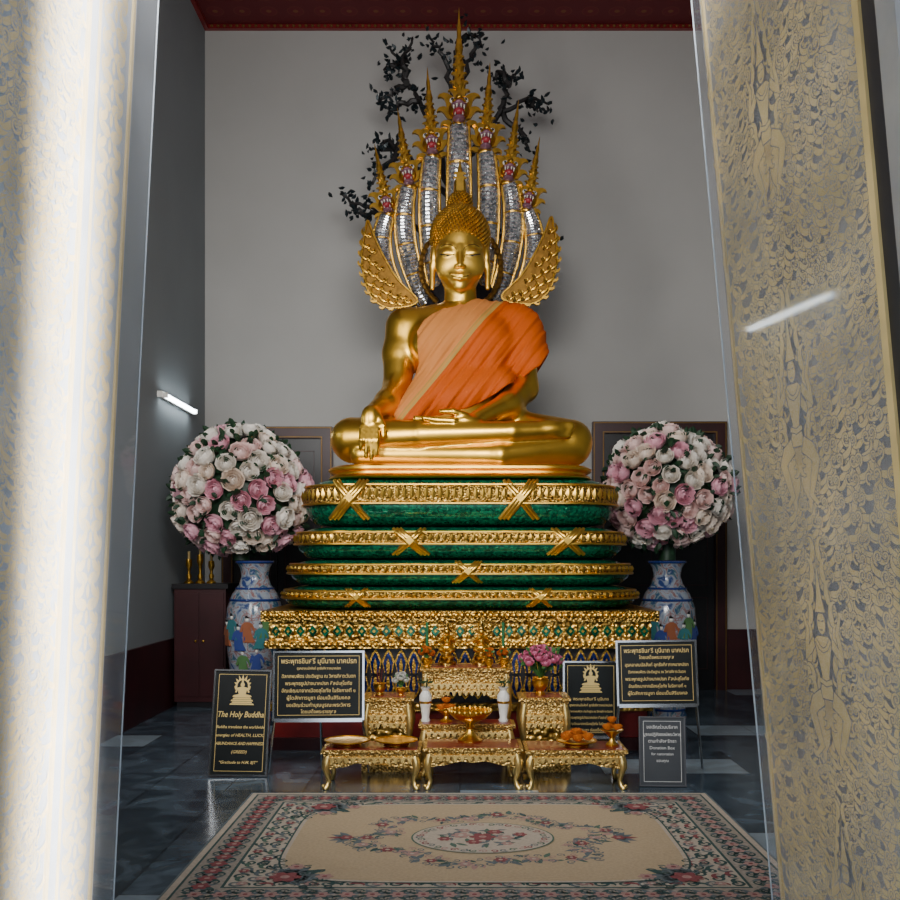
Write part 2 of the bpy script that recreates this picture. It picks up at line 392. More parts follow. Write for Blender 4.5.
def door_leaf(side, n, Y0, Y1, YA, lac, gol, acr):
    base = leaf_pt(side, Y0, 0, 0); base.z = 0
    r = thing('door_%d' % n, None, None, base, kind='structure')
    b = MB(); b.add(*leaf_slab(side, Y0, Y1, .02, 4.35, -.05, 0)); brd = b.build('door_board', lac, r, False)
    b = MB()
    def raw(pts, ws, off, mi):
        v2, fs = ribbon(pts, ws); b.add([leaf_pt(side, y, z, off) for y, z in v2], fs, mi)
    def put(pts, ws, lev, ow=.0028):       # gold stroke with a dark drawn outline, on its own thin layer
        o = .0004+lev*.00016
        raw(pts, [w+ow for w in ws], o, 1); raw(pts, ws, o+.00008, 0)
    def poly(pts, lev):
        o = .0004+lev*.00016
        b.add([leaf_pt(side, y, z, o+.00004) for y, z in pts], [tuple(range(len(pts)))], 0)
        raw(pts+[pts[0]], [.0022]*(len(pts)+1), o+.00008, 1)
    figs = []
    if side > 0: figs = [(2.79, 1.97, 1.3), (2.75, 1.27, 1.3), (2.81, 2.82, 1.2), (2.74, .60, 1.1)]
    rnd = random.Random(5+side)
    inner1 = Y1-.045 if side > 0 else 2.86
    z = .06; row = 0
    while z < 4.28:
        y = Y0+.03+(.024 if row % 2 else 0); col = 0
        while y < inner1-.01:
            yy, zz = y+rnd.uniform(-.006, .006), z+rnd.uniform(-.006, .006)
            if not any(((yy-fy)/(.055*fs))**2+((zz-fz)/(.19*fs))**2 < 1 for fy, fz, fs in figs):
                fl = 1 if (col+row) % 2 else -1
                a = PI/2+.6*math.sin(zz*4.3+yy*6)+rnd.uniform(-.15, .15)
                sz = rnd.uniform(.09, .125); lv_ = (row % 3)*3+col % 3
                put(*kranok(yy, zz, a, sz, fl, 10, .105), lv_)
                put(*kranok(yy, zz, a+fl*1.0, sz*.72, -fl, 8, .105), lv_+9, .0024)
                put(*kranok(yy, zz, a-fl*1.1, sz*.5, fl, 7, .11), lv_+9, .0022)
                put(*scroll(yy+.010*fl, zz-.004, a+PI, sz*.50, -fl, 13), lv_+18, .0022)
            y += .047; col += 1
        z += .050; row += 1
    for fy, fz, s in figs:    # crowned dancing figures
        def put2(p, w, lev): put(p, w, lev, .003)
        for kk in range(7):
            for q in (-1, 1):
                put2(*kranok(fy+q*(.02+.010*kk)*s, fz+(.21-.045*kk)*s, PI/2-q*.45, .07*s, -q, 8, .12), 27)
                put2(*kranok(fy+q*(.050-.003*kk)*s, fz+(-.05-.028*kk)*s, PI/2-q*.9, .06*s, -q, 8, .12), 28)
        for q in (-1, 1):
            put2(*kranok(fy+q*.03*s, fz-.10*s, -PI/2+q*.6, .13*s, q, 9, .12), 28)
            put2([(fy+q*.018*s, fz-.075*s), (fy+q*.052*s, fz-.092*s), (fy+q*.070*s, fz-.115*s), (fy+q*.055*s, fz-.15*s), (fy+q*.040*s, fz-.185*s), (fy+q*.065*s, fz-.205*s)], [.017*s, .018*s, .015*s, .012*s, .009*s, .005*s], 29)
            put2([(fy+q*.034*s, fz+.045*s), (fy+q*.056*s, fz+.022*s), (fy+q*.072*s, fz+.004*s), (fy+q*.068*s, fz+.035*s), (fy+q*.060*s, fz+.065*s), (fy+q*.075*s, fz+.10*s)], [.009*s, .009*s, .009*s, .0075*s, .0065*s, .004*s], 30)
            for kk in range(3): put2(*kranok(fy+q*.012*s, fz+(-.05-.02*kk)*s, -PI/2+q*.5, .07*s, q, 7, .12), 31)
        poly([(fy-.022*s, fz+.056*s), (fy+.022*s, fz+.056*s), (fy+.036*s, fz+.044*s), (fy+.026*s, fz+.008*s), (fy+.015*s, fz-.03*s), (fy+.026*s, fz-.06*s), (fy+.02*s, fz-.08*s), (fy-.02*s, fz-.08*s), (fy-.026*s, fz-.06*s), (fy-.015*s, fz-.03*s), (fy-.026*s, fz+.008*s), (fy-.036*s, fz+.044*s)], 32)
        put2([(fy-.024*s, fz-.04*s), (fy, fz-.047*s), (fy+.024*s, fz-.04*s)], [.005*s]*3, 33); put2([(fy-.028*s, fz+.045*s), (fy-.015*s, fz+.03*s), (fy, fz+.024*s), (fy+.015*s, fz+.03*s), (fy+.028*s, fz+.045*s)], [.004*s]*5, 33)
        poly(ellipse2(fy, fz+.082*s, .018*s, .025*s), 33)
        poly([(fy-.022*s, fz+.104*s), (fy+.022*s, fz+.104*s), (fy+.017*s, fz+.12*s), (fy+.012*s, fz+.135*s), (fy+.008*s, fz+.16*s), (fy+.004*s, fz+.19*s), (fy, fz+.24*s), (fy-.004*s, fz+.19*s), (fy-.008*s, fz+.16*s), (fy-.012*s, fz+.135*s), (fy-.017*s, fz+.12*s)], 34)
        for q in (-1, 1): raw([(fy+q*.003*s, fz+.086*s), (fy+q*.012*s, fz+.088*s)], [.0015*s]*2, .0066, 1)
        raw([(fy-.006*s, fz+.068*s), (fy+.006*s, fz+.068*s)], [.0015*s]*2, .0066, 1)
    if side < 0:
        z = .05; k = 0
        while z < 4.25:    # vertical border band of paired flames
            e = (k % 2)*6
            put(*kranok(3.06, z, PI/2-.6, .11, 1), e); put(*kranok(3.06, z, PI/2+.6, .11, -1), e+1)
            put(*kranok(3.13, z+.03, PI/2+.3, .08, -1), e+2); put(*kranok(2.99, z+.03, PI/2-.3, .08, 1), e+2)
            put(*scroll(3.105, z, 0, .05, 1, 12), e+3, .002); put(*scroll(3.015, z, PI, .05, -1, 12), e+3, .002)
            poly(ellipse2(3.06, z+.045, .012, .024, 12), e+4); z += .08; k += 1
    b.build('gold_leaf_pattern', [gol, lac], brd, False)
    mld = MB()
    if side > 0:
        mld.add(*leaf_slab(side, 2.29, 2.315, .02, 4.35, 0, .03), 0)
        mld.add(*leaf_slab(side, 2.22, 2.29, .02, 4.35, 0, .022), 1); mld.add(*leaf_slab(side, 2.15, 2.22, .02, 4.35, 0, .035), 2)
        mld.add(*leaf_slab(side, Y1-.035, Y1-.022, .02, 4.35, 0, .0075), 0)
    else:
        for a0, a1, o in ((2.88, 2.895, .009), (2.94, 2.955, .009), (3.165, 3.18, .0075)): mld.add(*leaf_slab(side, a0, a1, .02, 4.35, 0, o), 0)
        mld.add(*leaf_slab(side, 2.895, 2.94, .02, 4.35, 0, .007), 2)
    mld.build('door_moulding', [gol, DARK, lac], r, False)
    ya = 2.32 if side > 0 else Y0
    b = MB(); b.add([leaf_pt(side, y, z, .012) for y, z in ((ya, .02), (YA, .02), (YA, 4.35), (ya, 4.35))], [(0, 1, 2, 3)]); b.build('acrylic_sheet', acr, r, False)
    b = MB(); b.add(*leaf_slab(side, YA, YA+.004, .02, 4.35, .010, .014)); b.build('sheet_edge', mat('acrylic_edge', (.40, .45, .50), .2), r, False)
    return r
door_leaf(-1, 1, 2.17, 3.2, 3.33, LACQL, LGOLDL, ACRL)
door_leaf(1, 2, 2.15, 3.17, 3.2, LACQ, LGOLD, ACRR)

# ================================================================== PEDESTAL
ped = thing('pedestal', 'tiered gilded pedestal with green lozenges and blue lotus petals under the coils', 'pedestal', (0, 8.12, 0))
YBK = 10.5
def slab(hw, yf, z0, z1):
    b = MB(); b.bx(-hw, hw, yf, YBK, z0, z1); return b
slab(1.58, 8.14, 0, .10).build('base_step', DRED, ped, False)
slab(1.53, 8.18, .10, .32).build('base_panel', RED, ped, False)
slab(1.57, 8.145, .32, .38).build('gold_moulding', GOLDC, ped, False)
slab(1.50, 8.22, .38, .83).build('petal_core', DARK, ped, False)
slab(1.59, 8.135, .83, .89).build('gold_moulding', GOLDC, ped, False)
slab(1.56, 8.165, .89, 1.05).build('carved_frieze', GOLDC, ped, False)
slab(1.62, 8.12, 1.05, 1.135).build('cornice', GOLDF, ped, False)
def petal_row(z0, h, step, name, gm, bm_, tilt):
    for face in (0, 1, 2):
        b = MB()
        L = 1.48 if face == 0 else 1.1
        if face == 1: M = Matrix.Translation((-1.50, 9.36, 0)) @ Matrix.Rotation(-PI/2, 4, 'Z')
        elif face == 2: M = Matrix.Translation((1.50, 9.36, 0)) @ Matrix.Rotation(PI/2, 4, 'Z')
        else: M = Matrix.Translation((0, 8.22, 0))
        n = int(2*L/step)
        for i in range(n):
            x = -L+step*(i+.5)
            for sc, y, mi in ((1, -.03, 0), (.76, -.045, 1), (.28, -.055, 0)):
                w = step*.5*sc; hh = h*(.5+.5*sc)*.98
                zc = z0+h*.02
                if tilt > 0: o = [(x-w*.6, zc), (x+w*.6, zc), (x+w, zc+hh*.5), (x+w*.5, zc+hh*.82), (x, zc+hh), (x-w*.5, zc+hh*.82), (x-w, zc+hh*.5)]
                else: o = [(x-w*.6, zc+h*.96), (x-w, zc+h*.96-hh*.5), (x-w*.5, zc+h*.96-hh*.8), (x, zc+h*.96-hh*.96), (x+w*.5, zc+h*.96-hh*.8), (x+w, zc+h*.96-hh*.5), (x+w*.6, zc+h*.96)]
                b.prism(o, y, 0, mi, M)
        b.build(name, [gm, bm_], ped, False)
petal_row(.62, .20, .105, 'lotus_petal_band', GOLDD, BLUEM, 1)
petal_row(.40, .20, .105, 'lotus_petal_band', GOLDD, BLUEM, -1)
b = MB(); x = -1.5
while x < 1.51:
    b.prism([(x-.036, .97), (x, .922), (x+.036, .97), (x, 1.018)], 8.145, 8.166, 0)
    b.prism([(x-.014, .97), (x, .955), (x+.014, .97), (x, .985)], 8.138, 8.15, 1)
    if x < 1.45:
        for zz in (1.012, .928): b.ell((x+.05, 8.16, zz), (.018, .012, .014), 8, 6, 1)
        b.ell((x+.05, 8.16, .97), (.010, .012, .022), 8, 6, 1)
    x += .1
b.build('green_lozenge_inlay', [GREEN, GOLD2], ped, False)
for yy, zz, rr in ((8.12, 1.10, (.02, .018, .024)), (8.133, .86, (.018, .016, .02))):
    b = MB(); x = -1.58
    while x < 1.58:
        b.ell((x, yy, zz), rr, 8, 6, 0); x += .047
    b.build('beading', GOLD2, ped)

# ================================================================== SERPENT COILS
thr = thing('serpent_throne', 'throne of four stacked green and gold serpent coils under the golden statue', 'throne', (0, 8.22, 1.135))
def rrect(a, yf, yb, r, n=9):
    pts = []
    for cx, cy, a0 in ((a-r, yb-r, 0), (-(a-r), yb-r, PI/2), (-(a-r), yf+r, PI), (a-r, yf+r, 1.5*PI)):
        for i in range(n+1):
            t = a0+PI/2*i/n; pts.append((cx+r*math.cos(t), cy+r*math.sin(t)))
        if a0 == PI:
            for i in range(1, 16): pts.append((-(a-r)+2*(a-r)*i/16, yf))
    return pts
def ringmesh(b, levels, a, yf, yb, r, closed=True, mi=0):
    vs = []; fs = []; n = None
    for off, z in levels:
        pts = rrect(a-off, yf+off, yb-off, max(.05, r-off)); n = len(pts); vs += [(x, y, z) for x, y in pts]
    m = len(levels)
    for i in range(m-1):
        for k in range(n): fs.append((i*n+k, i*n+(k+1) % n, (i+1)*n+(k+1) % n, (i+1)*n+k))
    if closed: fs.append(tuple(range(n-1, -1, -1))); fs.append(tuple((m-1)*n+k for k in range(n)))
    b.add(vs, fs, mi)
tiers = [(1.135, 1.325, 1.50, 8.22, ((357, -1), (540, 1))), (1.325, 1.55, 1.465, 8.30, ((468, 1),)),
         (1.55, 1.83, 1.42, 8.38, ((410, -1), (567, 1))), (1.83, 2.25, 1.36, 8.46, ((350, 1), (520, 1)))]
for z0, z1, a, yf, straps in tiers:
    h = z1-z0; g = min(.6, h*1.6)
    b = MB(); ringmesh(b, [(.16*g/.3, z0), (.07, z0+.08*h), (.02, z0+.2*h), (-.012, z0+.34*h), (-.015, z0+.48*h), (.0, z0+.66*h), (.03, z0+.84*h), (.085, z0+.95*h), (.16, z1)], a, yf, 10.3, .5)
    coil = b.build('coil', GREEN, thr, ang=70)
    b = MB(); t0, t1 = z0+.45*h, z0+.88*h
    ringmesh(b, [(.03, t0), (-.035, t0+.006), (-.042, t0+.25*(t1-t0)), (-.042, (t0+t1)/2), (-.028, t0+.78*(t1-t0)), (-.008, t1-.004), (.06, t1)], a, yf, 10.3, .5, False)
    b.build('gold_belly_band', GOLDF, coil, ang=60)
    b = MB()
    for zz, oo in ((t0+.010, .03), (t1-.010, .010)):
        pts = [(x, y, zz) for x, y in rrect(a+oo+.01, yf-oo-.01, 10.3, .5)]
        b.tube(pts+[pts[0]], .010, 6)
    pts = rrect(a+.040, yf-.040, 10.3, .5); zc = (t0+t1)/2; zh = (t1-t0)*.30; acc = 0
    for i in range(len(pts)):
        p, q = Vector((*pts[i], 0)), Vector((*pts[(i+1) % len(pts)], 0)); L = (q-p).length; d = (q-p)/max(L, 1e-6)
        if p.y > 9.4 and q.y > 9.4: continue
        nn = Vector((d.y, -d.x, 0)); s = acc
        while s < L:
            c = p+d*s; w = .028
            b.add([c-d*w+Vector((0, 0, zc)), c+Vector((0, 0, zc-zh)), c+d*w+Vector((0, 0, zc)), c+Vector((0, 0, zc+zh)), c+nn*.014+Vector((0, 0, zc))],
                  [(0, 1, 4), (1, 2, 4), (2, 3, 4), (3, 0, 4)]); s += .060
        acc = s-L
    b.build('band_beading', GOLD2, coil)
    for px, sg in straps:
        xc = (px-CX)/F*yf; b = MB(); k = min(1, h/.3)
        for s2, yo, dxs in ((sg, .0, (-.032, 0, .032)), (-sg, .010, (-.018, .018))):
            for dx in dxs:
                dx *= k
                b.tube([(xc+dx-s2*.14*k, yf+.02+yo, z0+.16*h), (xc+dx-s2*.085*k, yf-.012+yo, z0+.32*h), (xc+dx-s2*.03*k, yf-.042+yo, z0+.48*h), (xc+dx+s2*.03*k, yf-.056+yo, z0+.66*h), (xc+dx+s2*.085*k, yf-.038+yo, z0+.82*h), (xc+dx+s2*.12*k, yf+.01+yo, z0+.95*h)], [.017*k, .019*k, .02*k, .02*k, .019*k, .015*k], 8, 0, None, .6)
        zc2 = z0+.58*h; sc = .04*k
        b.prism([(xc-sc, zc2), (xc, zc2-sc), (xc+sc, zc2), (xc, zc2+sc)], yf-.074, yf-.04)
        b.build('gold_strap', GOLD2, coil)
# ================================================================== SERPENT HOOD
hood = thing('serpent_hood', 'seven headed gold and silver serpent hood fanned behind the statue', 'serpent hood', (0, 9.95, 2.27))
YH = 9.80
b = MB()
b.tube([(0, 10.04, 2.275), (0, 10.04, 2.8), (0, 10.02, 3.6), (0, 9.99, 4.2), (0, 9.98, 4.6)], [.36, .38, .46, .42, .2], 20, 0, None, .45)
b.build('hood_body', DARK, hood)  # near-black colour stands in for shade in the gaps between necks
REDM = mat('mouth_red', (.30, .02, .03), .4)
PURP = mat('plum_enamel', (.20, .09, .13), .3, .2)
TOOTH = mat('old_ivory', (.55, .50, .42), .4)
def naga_protos():
    b = MB()
    b.ell((0, .0, .02), (.105, .13, .10), 14, 10, 0)
    b.ell((0, -.0, -.12), (.095, .09, .05), 12, 8, 0)
    for q in (-1, 1):
        b.ell((q*.055, -.075, .09), (.035, .045, .018), 10, 6, 0)
        b.prism(kr_out(q*.07, .0, PI/2-q*.9, .26, -q), -.02, .02, 0)
        b.prism(kr_out(q*.07, -.06, PI/2-q*1.3, .20, -q), -.028, .012, 0)
        b.prism(kr_out(q*.06, -.12, PI/2-q*1.9, .14, -q), -.036, .004, 0)
        b.ell((q*.04, -.16, .045), (.026, .055, .022), 8, 6, 0)
    b.ell((0, -.19, .075), (.030, .03, .03), 8, 6, 0)
    j = MB()
    j.ell((0, -.12, .030), (.072, .09, .040), 12, 8, 0)
    j.ell((0, -.09, -.085), (.06, .085, .028), 12, 8, 0)
    m = MB(); m.ell((0, -.085, -.025), (.056, .078, .046), 12, 8)
    t = MB()
    for q in (-1, 1):
        for dx, dy in ((.048, -.165), (.02, -.195)):
            t.lathe([(.010, 0), (.006, -.022), (.001, -.040)], (q*dx, dy, .010), 6)
        t.lathe([(.009, 0), (.001, .030)], (q*.035, -.145, -.068), 6)
    es = []
    for q in (-1, 1):
        e = MB(); e.ell((q*.058, -.105, .078), (.030, .030, .026), 10, 8, 0); e.ell((q*.062, -.132, .078), (.013, .010, .014), 8, 6, 1); es.append(e)
    c = MB()
    H = .82; prof = []
    for i in range(30):
        t_ = i/29; prof.append((max(.001, .068*(1-t_)**.85+.014*(1-t_)*math.sin(t_*34)), H*t_))
    c.lathe(prof, (0, .03, .07), 12, 0, None, .75)
    for i in range(8):
        zz = .05+i*.085; s = .20*(1-i*.095)
        for q in (-1, 1):
            o = q*.002+i*.0045
            c.prism(kr_out(q*.040*(1-i/10), zz, PI/2-q*(.62-.04*i), s, -q, w=.14), -.01+o, .03+o, 0)
    for i in range(6):
        c.prism(kr_out(0, .04+i*.09, PI/2+.8*(1 if i % 2 else -1), .14*(1-i*.12), 1 if i % 2 else -1, w=.14), -.046+i*.007, -.026+i*.007, 0)
    n = MB(); n.ell((0, -.02, .09), (.05, .05, .030), 10, 6)
    return b, j, m, t, es, c, n
ph, pj, pm, pt, pe, pc, pn = naga_protos()
heads = [(459, 114, 0, 1.05, 1.19, (459, 290), .108), (432, 147, .06, .93, .90, (440, 300), .094), (486, 142, -.05, .93, .90, (479, 300), .094),
         (408, 178, .15, .87, .80, (427, 305), .088), (509, 174, -.13, .87, .85, (493, 305), .088), (387, 206, .20, .82, .72, (413, 312), .083), (528, 202, -.18, .82, .75, (508, 312), .083)]
proto = None
for i, (hx, hy, tilt, sc, csc, bt, rad) in enumerate(heads):
    yy = YH+.015*abs(hx-459)/20
    top = P(hx, hy+11, yy); bot = P(bt[0], bt[1], 9.95); mid = top.lerp(bot, .5)+Vector(((hx-459)*.0042, -.08, .0))
    pts = []; rr = []
    for k in range(73):
        t = k/72; p = (top*(1-t)**2+mid*2*t*(1-t)+bot*t*t); pts.append(p); rr.append(rad*(.80+.28*math.sin(PI*min(1, t*.8+.1)))*(1.0 if k % 2 else .95))
    b = MB(); b.tube(pts, rr, 16, lambda k: 1 if k % 18 == 17 else 0, None, .95)
    nk = b.build('serpent_neck', [SILV, GOLDD], hood, ang=20)
    for q in (-1, 1):
        rim = MB(); rim.tube([p+Vector((q*r*1.0, -.02, 0)) for p, r in zip(pts[1::2], rr[1::2])], .016, 6); rim.build('neck_rim', GOLDD, nk)
    M = Matrix.Translation(P(hx, hy, yy)-Vector(hood.location)) @ Matrix.Rotation(-tilt, 4, 'Y') @ Matrix.Scale(sc, 4)
    if proto is None:
        proto = [ph.build('serpent_head', GOLDW, hood, world=False)]
        for mb, nm, mm in ((pj, 'jaw', PURP), (pm, 'mouth', REDM), (pt, 'fangs', TOOTH), (pe[0], 'eye', [WHITE, BLACK]), (pc, 'flame_crest', GOLDW), (pn, 'enamel_plaque', SILV), (pe[1], 'eye', [WHITE, BLACK])):
            proto.append(mb.build(nm, mm, proto[0], world=False))
        hd = proto[0]; kids = proto[1:]
    else:
        hd = proto[0].copy(); C.objects.link(hd); hd.parent = hood; kids = []
        for ch in proto[1:]:
            c2 = ch.copy(); C.objects.link(c2); c2.parent = hd; kids.append(c2)
    hd.matrix_local = M
    kids[4].scale = (1, 1, csc/sc)
# side wings: a curved leaf plate covered and edged with flame scrolls
wl = [(368, 221), (375, 238), (384, 257), (398, 280), (417, 299), (411, 306), (398, 308), (387, 308), (376, 302), (368, 291), (364, 277), (362, 262), (363, 246), (365, 233)]
def smooth_closed(pts, n=5):
    out = []; m = len(pts)
    for i in range(m):
        p0, p1, p2, p3 = (Vector(pts[(i+k-1) % m]) for k in range(4))
        for k in range(n):
            t = k/n; q = .5*((2*p1)+(p2-p0)*t+(2*p0-5*p1+4*p2-p3)*t*t+(3*p1-p0-3*p2+p3)*t**3); out.append((q.x, q.y))
    return out
DGOLD = mat('dark_gold', (.20, .10, .018), .45, .9, .3, 20)  # dark gold of the wing plates, scale collar and hair base
for sg in (-1, 1):
    def W2(px, py, Y=9.74):
        p = P(px if sg < 0 else 2*CX-px-1, py-(4 if sg > 0 else 0), Y); return (p.x, p.z)
    b = MB(); b.prism([W2(*q) for q in smooth_closed(wl)], 9.73, 9.77, 0)
    w = b.build('hood_wing', DGOLD, hood, False)
    b = MB(); k = 0
    for cx_, cy_, an, s in ((366, 236, 1.7, 9), (364, 246, 1.85, 8), (363, 256, 1.95, 8), (363, 266, 2.05, 8), (365, 276, 2.2, 8), (367, 285, 2.35, 8), (371, 293, 2.5, 8), (377, 301, 2.7, 8), (385, 307, 2.9, 7), (394, 308, 3.0, 7), (403, 307, 3.1, 6)):
        b.prism([W2(x, -y) for x, y in kr_out(cx_, -cy_, an, s, -1, w=.16)], 9.716-k*.0008, 9.76, 0); k += 1
    rim_pts = [Vector((W2(*q)[0], 9.724, W2(*q)[1])) for q in smooth_closed(wl)]
    b.tube(rim_pts+[rim_pts[0]], .010, 6)
    for cx_, cy_, an, s in ((378, 298, 1.75, 15), (386, 303, 1.7, 15), (394, 305, 1.7, 14), (402, 306, 1.75, 12), (409, 304, 1.8, 9), (372, 287, 1.75, 15), (380, 291, 1.7, 15), (388, 295, 1.7, 14), (396, 299, 1.7, 12), (404, 300, 1.75, 9),
                            (368, 274, 1.7, 15), (375, 278, 1.7, 15), (383, 283, 1.7, 14), (391, 287, 1.7, 11), (367, 261, 1.65, 15), (374, 266, 1.65, 14), (381, 271, 1.7, 11), (367, 249, 1.6, 14), (373, 254, 1.65, 11), (368, 238, 1.6, 13)):
        p, ww = kranok(cx_, -cy_, an, s, -1); y0 = 9.722-k*.0008; k += 1
        b.tube([Vector((W2(x, -y)[0], y0, W2(x, -y)[1])) for x, y in p], [max(.003, q*.0052) for q in ww], 6, 0, None, .6)
        p, ww = scroll(cx_+1.5, -cy_+1.5, an+PI, 7, 1, 12)
        b.tube([Vector((W2(x, -y)[0], y0-.008, W2(x, -y)[1])) for x, y in p], [.0075*(1-.05*i) for i in range(13)], 5)
    b.build('wing_scrolls', GOLDW, w)
b = MB(); b.tube([P(461+40*math.cos(a), 268-42*math.sin(a), 9.79) for a in [-PI*.30+i*PI*1.6/70 for i in range(71)]], [.032*(1 if i % 2 else .72) for i in range(71)], 8)
b.build('scale_collar', DGOLD, hood, ang=20)

# ================================================================== STATUE
sta = thing('seated_statue', 'large golden seated statue with one hand over its knee and an orange sash', 'statue', (0, 9.1, 2.25))
b = MB(); ringmesh(b, [(.02, 2.252), (.0, 2.262), (.015, 2.285), (.05, 2.295), (.05, 2.31), (.0, 2.33), (.0, 2.35), (.04, 2.37)], 1.17, 8.48, 9.65, .45)
b.build('seat_cushion', GOLD, sta)
def hand_fingers():
    L = []
    L.append((elp(P(370, 419, 8.60), (.080, .055, .11)), .05))
    for i, (bx, tx, ty) in enumerate(((362.4, 360.6, 449), (367.4, 366.0, 457), (372.4, 371.4, 459), (377.2, 376.6, 455))):
        A, Bm, T = P(bx, 426, 8.575), P((bx+tx)/2, 440, 8.535), P(tx, ty, 8.55)
        L.append((cap(A, Bm, .0265, .025), .003)); L.append((cap(Bm, T, .025, .019), .003))
    L.append((cap(P(378, 415, 8.61), P(383, 426, 8.575), .030, .027), .012)); L.append((cap(P(383, 426, 8.575), P(383.5, 437, 8.57), .027, .02), .008))
    L.append((elp(P(464, 421, 8.70), (.17, .13, .055)), .04))
    for i, (dy, x1) in enumerate(((8.58, 424), (8.638, 416), (8.696, 415), (8.754, 421))):
        L.append((cap(P(454, 421.0, dy), P(436, 420.0, dy), .034, .031), .005)); L.append((cap(P(436, 420.0, dy), P(x1, 418.0, dy), .031, .022), .005))
    L.append((cap(P(466, 416, 8.62), P(453, 411.5, 8.59), .034, .030), .015)); L.append((cap(P(453, 411.5, 8.59), P(441, 411.5, 8.61), .030, .022), .008))
    return L
body = [
    (elp(P(461, 432, 9.28), (.52, .36, .34)), 0), (elp(P(461, 398, 9.28), (.39, .29, .34)), .12), (elp(P(461, 348, 9.30), (.52, .32, .38)), .12),
    (cap(P(452, 318, 9.33), P(407, 328, 9.34), .145, .172), .10), (cap(P(470, 318, 9.33), P(515, 328, 9.34), .145, .172), .10),
    (elp(P(437, 344, 9.12), (.22, .14, .18)), .10), (elp(P(485, 344, 9.12), (.22, .14, .18)), .10),
    (cap(P(461, 314, 9.32), P(461, 284, 9.27), .150, .138), .06),
    (cap(P(405, 328, 9.34), P(400, 354, 9.30), .178, .158), .06), (cap(P(400, 354, 9.30), P(397, 388, 9.18), .158, .124), .05),
    (cap(P(397, 388, 9.18), P(387, 402, 8.92), .124, .104), .05), (cap(P(387, 402, 8.92), P(372, 413, 8.66), .104, .070), .05),
    (cap(P(518, 328, 9.34), P(523, 388, 9.22), .170, .135), .06),
    (cap(P(523, 388, 9.22), P(508, 405, 8.96), .135, .112), .05), (cap(P(508, 405, 8.96), P(478, 419, 8.72), .112, .078), .05),
    (cap(P(415, 436, 9.2), P(354, 441, 8.90), .25, .20), .10), (cap(P(507, 436, 9.2), P(570, 442, 8.90), .25, .20), .10),
    (cap(P(570, 447, 8.88), P(500, 455.5, 8.64), .18, .125), .03), (cap(P(500, 455.5, 8.64), P(362, 455, 8.76), .12, .105), .02),
    (cap(P(352, 439, 8.86), P(420, 435, 8.66), .19, .125), .02), (cap(P(420, 435, 8.66), P(512, 432, 8.62), .125, .092), .010),
    (cap(P(512, 432, 8.62), P(556, 430, 8.68), .095, .075), .02), (elp(P(548, 429, 8.66), (.16, .075, .085)), .02),
]
for i in range(5): body.append((cap(P(556, 424.0+i*2.9, 8.64), P(573-abs(i-1)*1.4, 423.6+i*3.1, 8.66), .026, .02), .004))
body += hand_fingers()
fbody = blend(body)
net_obj('body', fbody, (-1.27, 8.36, 2.30), (1.27, 9.85, 4.14), .0140, GOLD, sta)
def robe_mat():
    m, nt, bs = newmat('orange_silk'); N = nt.nodes; L = nt.links
    tc = N.new('ShaderNodeTexCoord'); dt = N.new('ShaderNodeVectorMath'); dt.operation = 'DOT_PRODUCT'; dt.inputs[1].default_value = (.784, 0, -.621)
    L.new(tc.outputs['Object'], dt.inputs[0])
    mr = N.new('ShaderNodeMapRange'); mr.inputs[1].default_value = -.25; mr.inputs[2].default_value = .25
    s0 = -2.146+.621*2.25
    ad = N.new('ShaderNodeMath'); ad.operation = 'SUBTRACT'; ad.inputs[1].default_value = s0; L.new(dt.outputs['Value'], ad.inputs[0])
    L.new(ad.outputs[0], mr.inputs[0])
    cr = N.new('ShaderNodeValToRGB'); cr.color_ramp.interpolation = 'CONSTANT'; e = cr.color_ramp.elements
    e[0].position = 0; e[0].color = (.58, .21, .05, 1); e[1].position = .43; e[1].color = (.39, .22, .05, 1)
    for p, c in ((.455, (.56, .22, .04, 1)), (.475, (.43, .26, .06, 1)), (.53, (.50, .078, .0, 1))): q = e.new(p); q.color = c
    L.new(mr.outputs[0], cr.inputs['Fac']); L.new(cr.outputs['Color'], bs.inputs['Base Color'])
    bs.inputs['Roughness'].default_value = .7; bs.inputs['Specular IOR Level'].default_value = .25
    return m
poly_px = [(432, 313, 9.08), (446, 308, 9.1), (462, 304, 9.15), (474, 299, 9.22), (482, 293, 9.35), (497, 292, 9.35), (516, 302, 9.35), (536, 316, 9.35), (546, 331, 9.3), (549, 352, 9.15), (540, 366, 9.05), (522, 377, 9), (502, 389, 8.95), (482, 401, 8.9), (462, 409, 8.9), (440, 415, 8.9), (415, 421, 8.9), (396, 421, 8.9), (393, 413, 8.9), (403, 396, 8.95), (411, 379, 9), (419, 362, 9), (417, 345, 9), (417, 332, 9.05), (424, 320, 9.08)]
pw = [((x-CX)/F*Y, CH-(y-HY)/F*Y) for x, y, Y in poly_px]
def polysd(X, Z):
    d = np.full(X.shape, 1e9, np.float32); ins = np.zeros(X.shape, bool); n = len(pw)
    for i in range(n):
        ax, az = pw[i]; bx_, bz = pw[(i+1) % n]; ex, ez = bx_-ax, bz-az
        t = np.clip(((X-ax)*ex+(Z-az)*ez)/(ex*ex+ez*ez), 0, 1)
        d = np.minimum(d, (X-ax-t*ex)**2+(Z-az-t*ez)**2)
        c = ((az > Z) != (bz > Z)) & (X < (bx_-ax)*(Z-az)/((bz-az) if abs(bz-az) > 1e-9 else 1e-9)+ax); ins ^= c
    d = np.sqrt(d); return np.where(ins, -d, d)
